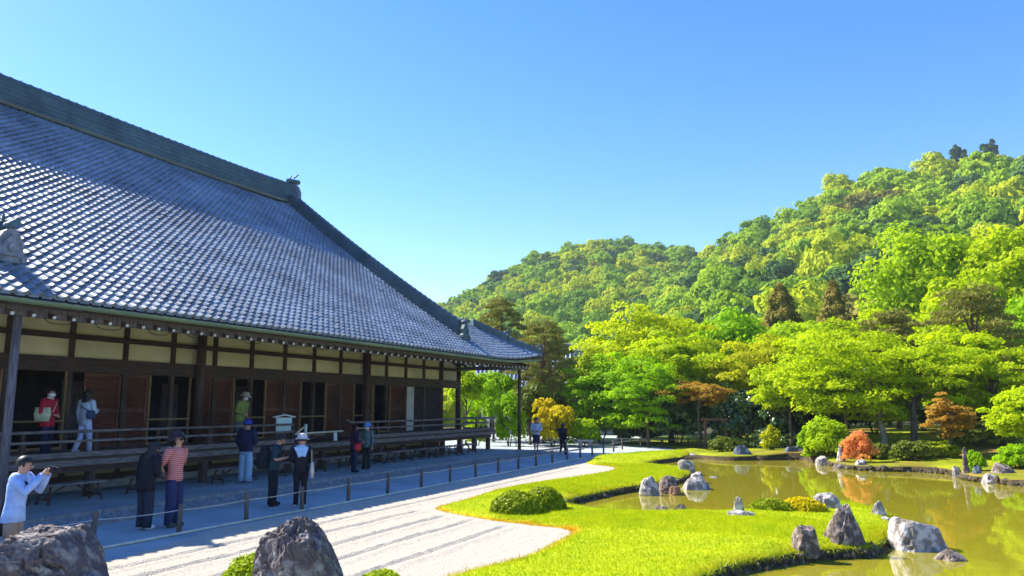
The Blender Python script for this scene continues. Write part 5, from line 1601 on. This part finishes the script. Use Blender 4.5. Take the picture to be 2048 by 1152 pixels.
# thin spring haze over the valley: a closed box of even, very thin air round everything
hz = bpy.data.materials.new('haze_air'); hz.use_nodes = True
n_, l_ = hz.node_tree.nodes, hz.node_tree.links
n_.remove(n_['Principled BSDF'])
pv = n_.new('ShaderNodeVolumePrincipled'); pv.inputs['Density'].default_value = 0.00024; pv.inputs['Color'].default_value = (0.75, 0.86, 1.0, 1); pv.inputs['Anisotropy'].default_value = 0.1
l_.new(pv.outputs['Volume'], n_['Material Output'].inputs['Volume'])
b = MB(); b.box((0, 0, 90), (6400, 6400, 184)); tag(b.obj('haze', hz), kind='stuff')

# ------------------------------------------------------------------ people
ARMS = {  # elbow and wrist relative to the shoulder, in body heights: out, forward, up
    'down': ((.030, -.01, -.170), (.035, .03, -.325)), 'phone': ((.030, .03, -.170), (-.05, .16, -.125)), 'camera': ((.035, .12, -.105), (-.065, .20, .055)),
    'back': ((.055, -.06, -.160), (-.07, -.10, -.265)), 'front': ((.045, .00, -.165), (-.07, .115, -.20)), 'swing_f': ((.03, .05, -.165), (.02, .15, -.285)), 'swing_b': ((.035, -.07, -.155), (.03, -.10, -.315))}

def person(label, pos, face, H, top, legs, shoes, armL='down', armR='down', stride=0.0, lean=0.0, nod=0.0, turn=0.0, hair='short', hat=None, sleeve='long', topkind='shirt', legkind='trousers', wide=1.0, hairmat=None, mask=False, glasses=False, collar=None, hem=None):
    D = Vector((face[0], face[1], 0)).normalized()
    rz = math.atan2(-D.x, D.y)
    root = empty('person', pos, rz); tag(root, label, 'person', 'visitors at the temple hall')
    pz = 0.52 * H
    def bend(p):
        p = Vector(p)
        if lean and p.z > pz:
            k = min(1, (p.z - pz) / (0.12 * H)); a = -lean * k
            q = p - Vector((0, 0, pz)); c, s = math.cos(a), math.sin(a)
            return Vector((q.x, q.y * c - q.z * s, q.y * s + q.z * c + pz))
        return p
    neck = Vector((0, 0, .845 * H))
    def headp(p):
        q = Vector(p) - neck
        q = Euler((-nod, 0, turn)).to_matrix() @ q
        return bend(neck + q)
    hc = Vector((0, .012 * H, .925 * H))
    J = {}
    for sd, nm in ((-1, 'L'), (1, 'R')):
        J['sh' + nm] = Vector((sd * .108 * H, 0, .812 * H))
        e, w = ARMS[armL if nm == 'L' else armR]
        J['el' + nm] = J['sh' + nm] + Vector((sd * e[0], e[1], e[2])) * H
        J['wr' + nm] = J['sh' + nm] + Vector((sd * w[0], w[1], w[2])) * H
        st = stride * (1 if nm == 'R' else -1)
        J['hip' + nm] = Vector((sd * .048 * H, 0, .50 * H))
        J['kn' + nm] = Vector((sd * .052 * H, st * .45 * H + .012 * H, .275 * H))
        J['an' + nm] = Vector((sd * .055 * H, (st - (0.05 if st < 0 else 0)) * H, .045 * H + (0.03 * H if st < -0.05 else 0)))
        J['toe' + nm] = J['an' + nm] + Vector((sd * .012 * H, .085 * H, -.028 * H))
    pel = Vector((0, 0, .515 * H))
    pts = [(pel, .062), (Vector((0, 0, .60 * H)), .06), (Vector((0, 0, .72 * H)), .066), (Vector((0, 0, .80 * H)), .06), (neck, .031)]
    hb = [(.885, .043), (.925, .058), (.965, .048)]
    V = [(bend(p), r) for p, r in pts]; E = [(0, 1), (1, 2), (2, 3), (3, 4)]
    for z, r in hb:
        V.append((headp(Vector((0, .012 * H, z * H))), r)); E.append((len(V) - 2, len(V) - 1))
    hands = {}
    for nm in 'LR':
        i = len(V)
        V += [(bend(J['sh' + nm]), .036), (bend(J['el' + nm]), .026), (bend(J['wr' + nm]), .017)]
        E += [(3, i), (i, i + 1), (i + 1, i + 2)]
        wr = bend(J['wr' + nm]); fd = (wr - bend(J['el' + nm])).normalized()
        sd = -1 if nm == 'L' else 1
        V.append((wr + fd * .045 * H, .020)); E.append((i + 2, i + 3))
        hands[nm] = (wr, fd, sd)
        j = len(V)
        V += [(J['hip' + nm], .055), (J['kn' + nm], .036), (J['an' + nm], .022), (J['toe' + nm], .018)]
        E += [(0, j), (j, j + 1), (j + 1, j + 2), (j + 2, j + 3)]
    me = bpy.data.meshes.new('body'); me.from_pydata([v[0] for v in V], E, []); me.materials.append(SKIN)
    body = bpy.data.objects.new('body', me); link(body, root)
    sk = body.modifiers.new('skin', 'SKIN'); sk.use_smooth_shade = True
    for k, (v, r) in enumerate(V):
        s = me.skin_vertices[0].data[k]; s.radius = (r * H, r * H * (0.62 if 0 < k < 4 else 1.0)); s.use_root = (k == 0)
    ss = body.modifiers.new('smooth', 'SUBSURF'); ss.levels = 1; ss.render_levels = 2
    # face: nose, ears, eyes, mouth
    b = MB()
    b.ell(hc + Vector((0, .062 * H, -.008 * H)), (.008 * H, .014 * H, .014 * H), 6, 4)
    for s in (-1, 1): b.ell(hc + Vector((s * .058 * H, -.002 * H, -.004 * H)), (.008 * H, .014 * H, .02 * H), 6, 4)
    b.v = [headp(v) for v in b.v]; b.obj('face', SKIN, root)
    b = MB()
    for s in (-1, 1): b.ell(hc + Vector((s * .022 * H, .055 * H, .006 * H)), (.008 * H, .005 * H, .004 * H), 6, 4)
    b.v = [headp(v) for v in b.v]; b.obj('eyes', HAIRM, root)
    b = MB(); b.ell(hc + Vector((0, .056 * H, -.034 * H)), (.016 * H, .005 * H, .004 * H), 6, 4)
    b.v = [headp(v) for v in b.v]; b.obj('mouth', cloth('lips', (0.35, 0.12, 0.1)), root)
    if mask:
        b = MB(); b.ell(hc + Vector((0, .014 * H, -.024 * H)), (.055 * H, .056 * H, .034 * H), 10, 6, keep=lambda c: c.y > 0.012 * H)
        b.v = [headp(v) for v in b.v]; b.obj('face_mask', cloth('white_mask', (0.75, 0.8, 0.85)), root)
    if glasses:
        b = MB()
        for s in (-1, 1): b.box(hc + Vector((s * .024 * H, .064 * H, .008 * H)), (.034 * H, .008 * H, .02 * H))
        b.box(hc + Vector((0, .062 * H, .012 * H)), (.12 * H, .006 * H, .006 * H))
        b.v = [headp(v) for v in b.v]; b.obj('sunglasses', cloth('dark_glass', (0.01, 0.01, 0.012)), root)
    # hands with fingers
    for nm in 'LR':
        wr, fd, sd = hands[nm]
        rt = fd.cross(Vector((0, 0, 1)) if abs(fd.z) < .9 else Vector((0, 1, 0))).normalized(); up = rt.cross(fd)
        b = MB()
        b.ell(wr + fd * .03 * H, (.018 * H, .018 * H, .022 * H), 7, 5)
        for k in range(4):
            o = rt * ((k - 1.5) * .0085 * H)
            L = (.040, .046, .043, .034)[k] * H
            b.tube([wr + fd * .04 * H + o, wr + fd * (.045 * H + L * .5) + o - up * .006 * H, wr + fd * (.045 * H + L * .85) + o - up * .02 * H], [.0062 * H, .0055 * H, .0045 * H], 5)
        b.tube([wr + fd * .018 * H + rt * sd * -.014 * H, wr + fd * .04 * H + rt * sd * -.028 * H, wr + fd * .056 * H + rt * sd * -.026 * H], [.007 * H, .006 * H, .005 * H], 5)
        b.obj('hand', SKIN, root)
    # garments
    def garment(nm, b, mat):
        b.v = [tuple(bend(v)) for v in b.v]; return b.obj(nm, mat, root)
    b = MB()
    hz = hem if hem is not None else {'shirt': .475, 'jacket': .44, 'long': .36, 'dress': .30, 'tee': .49}[topkind]
    bulk = {'shirt': 1.0, 'jacket': 1.16, 'long': 1.12, 'dress': 1.05, 'tee': 1.0}[topkind]
    flare = {'dress': 1.35, 'long': 1.12, 'jacket': 1.04}.get(topkind, 1.0)
    rings = [((0, -.004 * H, hz * H), .098 * bulk * flare * H, .074 * bulk * flare * H)]
    for z, rx, ry in ((.53, .098, .072), (.60, .090, .066), (.68, .098, .073), (.75, .108, .076), (.80, .112, .066), (.828, .085, .052), (.848, .045, .042)):
        if z > hz + .02: rings.append(((0, 0, z * H), rx * bulk * H, ry * bulk * H))
    b.loft(rings, 14)
    for nm in 'LR':
        s, e, w = J['sh' + nm], J['el' + nm], J['wr' + nm]
        sd = -1 if nm == 'L' else 1
        s0 = s + Vector((-sd * .02 * H, 0, .004 * H))
        if sleeve == 'long': b.tube([s0, s, s.lerp(e, .5), e, e.lerp(w, .5), e.lerp(w, .95)], [k * bulk * H for k in (.046, .046, .040, .035, .030, .027)], 9)
        elif sleeve == 'short': b.tube([s0, s, s.lerp(e, .5), s.lerp(e, .85)], [k * bulk * H for k in (.046, .047, .043, .042)], 9)
    garment({'jacket': 'jacket', 'dress': 'dress'}.get(topkind, 'shirt'), b, top)
    if collar is not None:
        b = MB(); b.loft([((0, 0, .822 * H), .088 * H, .062 * H), ((0, 0, .85 * H), .052 * H, .05 * H), ((0, 0, .872 * H), .044 * H, .044 * H)], 12, cap=False)
        garment('collar', b, collar)
    if legkind in ('trousers', 'shorts'):
        b = MB()
        b.loft([((0, 0, .455 * H), .094 * H, .068 * H), ((0, 0, .50 * H), .098 * H, .070 * H), ((0, 0, .565 * H), .090 * H, .064 * H)], 14)
        for nm in 'LR':
            h, k, a = J['hip' + nm], J['kn' + nm], J['an' + nm]
            if legkind == 'shorts': b.tube([h, h.lerp(k, .5), h.lerp(k, .8)], [.058 * H, .055 * H, .055 * H], 10)
            else: b.tube([h + Vector((0, 0, -.0)), h.lerp(k, .5), k, k.lerp(a, .5), a + Vector((0, 0, -.012 * H))], [x * H * wd for x, wd in ((.055, 1), (.053, (1 + wide) / 2), (.044, wide), (.040, wide), (.036, wide * 1.08))], 10)
        garment('trousers' if legkind == 'trousers' else 'shorts', b, legs)
    elif legkind == 'skirt':
        b = MB(); b.loft([((0, 0, .27 * H), .112 * H, .095 * H), ((0, 0, .40 * H), .105 * H, .082 * H), ((0, 0, .50 * H), .098 * H, .072 * H), ((0, 0, .57 * H), .088 * H, .064 * H)], 14)
        garment('skirt', b, legs)
    for nm in 'LR':
        a, t = J['an' + nm], J['toe' + nm]
        b = MB()
        c = a.lerp(t, .42); c.z = a.z - .012 * H
        b.ell(c, (.030 * H, .075 * H, .030 * H), 8, 6)
        b.v = [(v[0], v[1], max(v[2], a.z - .045 * H)) for v in b.v]
        b.obj('shoe', shoes, root)
    # hair and hat
    hm = hairmat or HAIRM
    big = 1.28 if hair == 'curly' else 1.10
    b = MB()
    b.ell(hc + Vector((0, -.006 * H, .010 * H)), (.061 * H * big, .066 * H * big, .066 * H * big), 14, 10, keep=lambda c: not (c.y > .018 * H and c.z < .028 * H) and c.z > -.052 * H * (1.4 if hair != 'short' else .55))
    if hair == 'long':
        b.loft([(hc + Vector((0, -.05 * H, -.19 * H)), .058 * H, .022 * H), (hc + Vector((0, -.046 * H, -.10 * H)), .066 * H, .034 * H), (hc + Vector((0, -.022 * H, -.02 * H)), .066 * H, .048 * H), (hc + Vector((0, -.01 * H, .03 * H)), .062 * H, .056 * H)], 12)
    if hair == 'curly':
        rr = random.Random(3)
        for _ in range(46):
            d = Vector((rr.gauss(0, 1), rr.gauss(-.4, 1), rr.gauss(.15, .9))).normalized()
            if d.y > .45 and d.z < .45: continue
            b.ell(hc + Vector((d.x * .078, d.y * .084 - .008, d.z * .082 + .006)) * H, (.024 * H,) * 3, 6, 4)
    b.v = [headp(v) for v in b.v]; b.obj('hair', hm, root)
    if hat:
        kind, hmat = hat
        b = MB(); c = hc + Vector((0, -.004 * H, 0))
        if kind == 'bucket':
            b.loft([(c + Vector((0, 0, .018 * H)), .118 * H, .122 * H), (c + Vector((0, 0, .030 * H)), .088 * H, .092 * H), (c + Vector((0, 0, .040 * H)), .073 * H, .078 * H), (c + Vector((0, 0, .078 * H)), .068 * H, .072 * H), (c + Vector((0, 0, .096 * H)), .050 * H, .054 * H), (c + Vector((0, 0, .102 * H)), .02 * H, .02 * H)], 16)
        else:
            b.ell(c + Vector((0, 0, .026 * H)), (.071 * H, .076 * H, .066 * H), 14, 9, keep=lambda q: q.z > -.03 * H)
            if kind == 'cap': b.box(c + Vector((0, .092 * H, .022 * H)), (.10 * H, .07 * H, .008 * H), rot=(-.15, 0, 0))
        b.v = [headp(v) for v in b.v]; b.obj('hat' if kind == 'bucket' else 'cap', hmat, root)
    root['jw'] = 0
    M4 = Matrix.Translation(pos) @ Matrix.Rotation(rz, 4, 'Z')
    return root, M4, J, bend, H

def carried(name, label, cat, P, build):
    """something a person carries: its own object, placed in that person's frame"""
    root, M4, J, bend, H = P
    t = empty(name, M4.translation); t.rotation_euler = root.rotation_euler; tag(t, label, cat)
    build(t, J, bend, H)
    return t

def backpack(mat, w=.16, h=.25, d=.10, zc=.70):
    def f(t, J, bend, H):
        b = MB(); c = Vector((0, -(.085 + d / 2 * .9) * H, zc * H))
        rings = []
        for k in np.linspace(0, 1, 7):
            s = 0.72 + 0.28 * math.sin(PI * min(1, k * 1.15 + .1)) if k > .05 else .8
            rings.append((c + Vector((0, 0, (k - .5) * h * H)), w / 2 * s * H * 1.05, d / 2 * s * H * 1.2))
        b.loft(rings, 12); b.v = [bend(v) for v in b.v]; b.obj('bag_body', mat, t)
        b = MB(); b.loft([(c + Vector((0, -d * .55 * H, (k - .75) * h * .5 * H)), w * .36 * H, .02 * H) for k in (0, .3, .7, 1)], 10); b.v = [bend(v) for v in b.v]; b.obj('front_pocket', mat, t)
        for s in (-1, 1):
            b = MB(); b.tube([(s * .055 * H, -.08 * H, .62 * H), (s * .075 * H, .02 * H, .66 * H), (s * .072 * H, .092 * H, .74 * H), (s * .07 * H, .06 * H, .83 * H), (s * .06 * H, -.05 * H, .845 * H), (s * .055 * H, -.10 * H, .80 * H)], .012 * H, 5, flat=.5)
            b.v = [bend(v) for v in b.v]; b.obj('strap', mat, t)
    return f
def tote(mat, side=1, z=.50, w=.17, h=.20, d=.05):
    def f(t, J, bend, H):
        b = MB(); x = side * .155 * H
        b.loft([((x, -.01 * H, (z - h) * H), d / 2 * H, w * .42 * H), ((x, -.01 * H, (z - h * .6) * H), d * .7 * H, w * .5 * H), ((x, -.01 * H, z * H), d * .35 * H, w * .5 * H)], 12); b.obj('bag_body', mat, t)
        for yy in (-.045, .045):
            b = MB(); b.tube([(x, (yy - .01) * H, z * H), (x * .93, yy * .6 * H, (z + .17) * H), (side * .10 * H, yy * .3 * H, .845 * H)], .006 * H, 5); b.obj('strap', mat, t)
    return f
def sling(mat, side=1, z=.42, w=.17, h=.13, strap=True, y=-.08):
    def f(t, J, bend, H):
        b = MB(); x = side * .13 * H
        b.loft([((x, y * H, (z - h) * H), .035 * H, w * .42 * H), ((x, y * H, (z - h * .5) * H), .048 * H, w * .52 * H), ((x, y * H, z * H), .028 * H, w * .46 * H)], 12); b.obj('bag_body', mat, t)
        if strap:
            b = MB(); b.tube([(x, (y + .06) * H, z * H), (side * .06 * H, .088 * H, .60 * H), (-side * .05 * H, .080 * H, .78 * H), (-side * .075 * H, .0, .842 * H), (-side * .02 * H, -.09 * H, .74 * H), (x, (y - .05) * H, z * H)], .010 * H, 5, flat=.5)
            b.v = [bend(v) for v in b.v]; b.obj('strap', mat, t)
    return f

RIGHT, FWD = (math.cos(YAW), math.sin(YAW)), (-math.sin(YAW), math.cos(YAW))
def mix(a, b): return (RIGHT[0] * a + FWD[0] * b, RIGHT[1] * a + FWD[1] * b)

def build_people():
    black = cloth('black_cloth', (0.016, 0.016, 0.022)); navy = cloth('navy_cloth', (0.022, 0.028, 0.07)); denim = cloth('dark_denim', (0.03, 0.04, 0.11))
    white = cloth('white_cloth', (0.75, 0.75, 0.75)); shoe_w = cloth('white_shoe', (0.7, 0.7, 0.7)); shoe_k = cloth('black_shoe', (0.02, 0.02, 0.02)); shoe_g = cloth('green_sneaker', (0.06, 0.09, 0.06))
    P = person('person in an open blue shirt taking a photograph at the left edge', (-10.20, 6.92, 0), mix(1, .12), 1.50, cloth('blue_shirt', (0.36, 0.50, 0.80)), cloth('beige_shorts', (0.30, 0.22, 0.17)), shoe_k, 'camera', 'camera', lean=.10, nod=.05, topkind='long', legkind='shorts', hair='short', hem=.44)
    carried('shoulder_bag', 'black shoulder bag hanging on the photographing person', 'bag', P, sling(black, side=-1, z=.46, y=-.12, w=.22, h=.16))
    def camera(t, J, bend, H):
        c = bend((J['wrL'] + J['wrR']) / 2) + Vector((0, .06, .035)) * H
        b = MB(); b.box(c, (.075 * H, .03 * H, .05 * H)); b.tube([c + Vector((0, .01, 0)) * H, c + Vector((0, .055, .002)) * H], .02 * H, 10); b.obj('camera_body', cloth('camera_black', (0.03, 0.025, 0.03)), t)
    carried('camera', 'small camera held up to the eye by the person in the blue shirt', 'camera', P, camera)
    person('person in a black jacket with a white collar and long dark hair, back turned', (-11.6, 10.22, 0), mix(.35, .75), 1.52, black, cloth('dark_grey_trousers', (0.03, 0.035, 0.055)), shoe_w, 'down', 'front', lean=.12, nod=.25, topkind='jacket', hair='long', wide=1.25, collar=white)
    person('person with curly black hair in a striped pink top and navy trousers', (-11.42, 10.68, 0), mix(1, -.35), 1.66, G['stripes'], denim, shoe_g, 'back', 'back', topkind='tee', sleeve='short', hair='curly', wide=1.3, glasses=True)
    P = person('person in a blue cap, navy jacket and wide pale jeans, seen from behind', (-15.45, 16.85, 0.07), mix(.15, 1), 1.70, navy, cloth('pale_jeans', (0.30, 0.46, 0.62)), cloth('blue_grey_shoe', (0.2, 0.25, 0.33)), 'front', 'front', topkind='jacket', wide=1.45, hat=('beanie', cloth('blue_cap', (0.03, 0.06, 0.40))), hem=.50)
    carried('backpack', 'dark navy backpack worn by the person in the blue cap', 'backpack', P, backpack(cloth('navy_nylon', (0.018, 0.022, 0.05)), .18, .25))
    P = person('man in a dark green t-shirt and black trousers looking down at a phone', (-11.78, 13.7, 0), mix(1, .1), 1.56, cloth('dark_green_tee', (0.02, 0.055, 0.07)), black, shoe_k, 'phone', 'phone', lean=.14, nod=.35, topkind='tee', sleeve='short', wide=1.3)
    carried('backpack', 'black backpack worn by the man in the dark green t-shirt', 'backpack', P, backpack(cloth('black_nylon', (0.018, 0.022, 0.028)), .20, .30, .15, .66))
    def phone(t, J, bend, H):
        b = MB(); b.box(bend((J['wrL'] + J['wrR']) / 2) + Vector((0, .05, .02)) * H, (.05 * H, .012 * H, .085 * H), rot=(.5, 0, 0)); b.obj('phone_body', cloth('phone_grey', (0.1, 0.1, 0.11)), t)
    carried('phone', 'phone held by the man in the dark green t-shirt', 'phone', P, phone)
    P = person('person in a white bucket hat and black clothes with a pale blue scarf', (-11.15, 13.85, 0), mix(-.15, 1), 1.52, black, black, shoe_w, 'front', 'front', nod=.1, topkind='shirt', hat=('bucket', cloth('cream_hat', (0.72, 0.64, 0.60))), wide=.9)
    root, M4, J, bend, H = P
    b = MB()
    vs = [(-.10, -.072, .835), (.10, -.072, .835), (.085, -.092, .76), (.065, -.092, .70), (.03, -.094, .71), (-.03, -.094, .695), (-.06, -.092, .76)]
    n = len(vs); vv = [Vector(v) * H for v in vs] + [Vector((v[0], v[1] + .012, v[2])) * H for v in vs]
    b.add(vv, [tuple(range(n)), tuple(n + i for i in reversed(range(n)))] + [(i, n + i, n + (i + 1) % n, (i + 1) % n) for i in range(n)])
    b.loft([((0, 0, .826 * H), .10 * H, .07 * H), ((0, 0, .865 * H), .05 * H, .05 * H)], 12, cap=False)
    b.obj('scarf', cloth('pale_blue_scarf', (0.42, 0.60, 0.82)), root)
    carried('tote_bag', 'cream tote bag on the shoulder of the person in the white hat', 'bag', P, tote(cloth('cream_canvas', (0.60, 0.52, 0.48)), 1, .62, .18, .22))
    P = person('person in dark clothes with dark red hair by the veranda edge', (-14.72, 20.85, 0.07), mix(.9, .5), 1.52, cloth('dark_plum_top', (0.035, 0.012, 0.05)), navy, shoe_k, 'down', 'front', topkind='jacket', hair='long', hairmat=cloth('dark_red_hair', (0.05, 0.008, 0.02)))
    carried('shoulder_bag', 'small bright red bag carried by the dark-clothed person at the veranda', 'bag', P, sling(cloth('red_leather', (0.70, 0.04, 0.04)), 1, .60, .14, .15, True, .03))
    person('person in a blue sun hat, face mask and grey-green checked shirt', (-15.1, 22.1, 0.07), mix(-.35, -1), 1.50, M('checked_shirt', (0.16, 0.24, 0.24), (0.06, 0.11, 0.11), 24, 0.9), cloth('dark_olive_trousers', (0.025, 0.035, 0.035)), shoe_k, 'down', 'front', topkind='shirt', mask=True, hat=('bucket', cloth('bright_blue_hat', (0.10, 0.32, 0.75))))
    person('walker in a pale blue top and navy skirt on the sunlit path', (-13.98, 34.3, 0), mix(.2, -1), 1.62, cloth('pale_blue_top', (0.45, 0.52, 0.66)), navy, cloth('grey_shoe', (0.4, 0.4, 0.42)), 'front', 'front', stride=.07, topkind='shirt', legkind='skirt', hair='short', collar=cloth('red_scarf', (0.4, 0.06, 0.09)))
    person('walker in a long black coat with long dark hair', (-11.95, 32.4, 0), mix(.5, .9), 1.40, black, black, shoe_w, 'swing_f', 'swing_b', stride=.06, topkind='long', hair='long', wide=.9)
    P = person('person in a red jacket and white mask on the veranda', (-17.1, 12.2, 0.98), mix(1, -.1), 1.58, cloth('red_jacket', (0.45, 0.025, 0.05)), navy, shoe_k, 'front', 'front', topkind='jacket', mask=True, collar=cloth('pale_scarf', (0.6, 0.6, 0.55)))
    carried('shoulder_bag', 'pale yellow-green bag carried by the person in the red jacket', 'bag', P, sling(cloth('pale_green_bag', (0.58, 0.62, 0.42)), 1, .72, .26, .20, True, .0))
    P = person('person with long black hair in pale blue clothes on the veranda', (-17.15, 13.2, 0.98), mix(.3, 1), 1.56, cloth('pale_blue_jumper', (0.52, 0.64, 0.80)), cloth('white_trousers', (0.55, 0.62, 0.88)), shoe_w, 'down', 'phone', stride=.07, topkind='shirt', hair='long')
    carried('shoulder_bag', 'dark blue bag slung on the long-haired person on the veranda', 'bag', P, sling(cloth('dark_blue_bag', (0.05, 0.07, 0.15)), 1, .68, .18, .13, True, -.03))
    person('person in a yellow-green jacket and sun hat leaning on the veranda', (-17.2, 18.4, 0.98), mix(.8, -.25), 1.58, cloth('olive_green_jacket', (0.22, 0.28, 0.07)), cloth('grey_trousers', (0.12, 0.14, 0.16)), shoe_k, 'front', 'front', lean=.25, topkind='jacket', hat=('bucket', cloth('straw_hat', (0.45, 0.36, 0.28))), mask=True)
build_people()
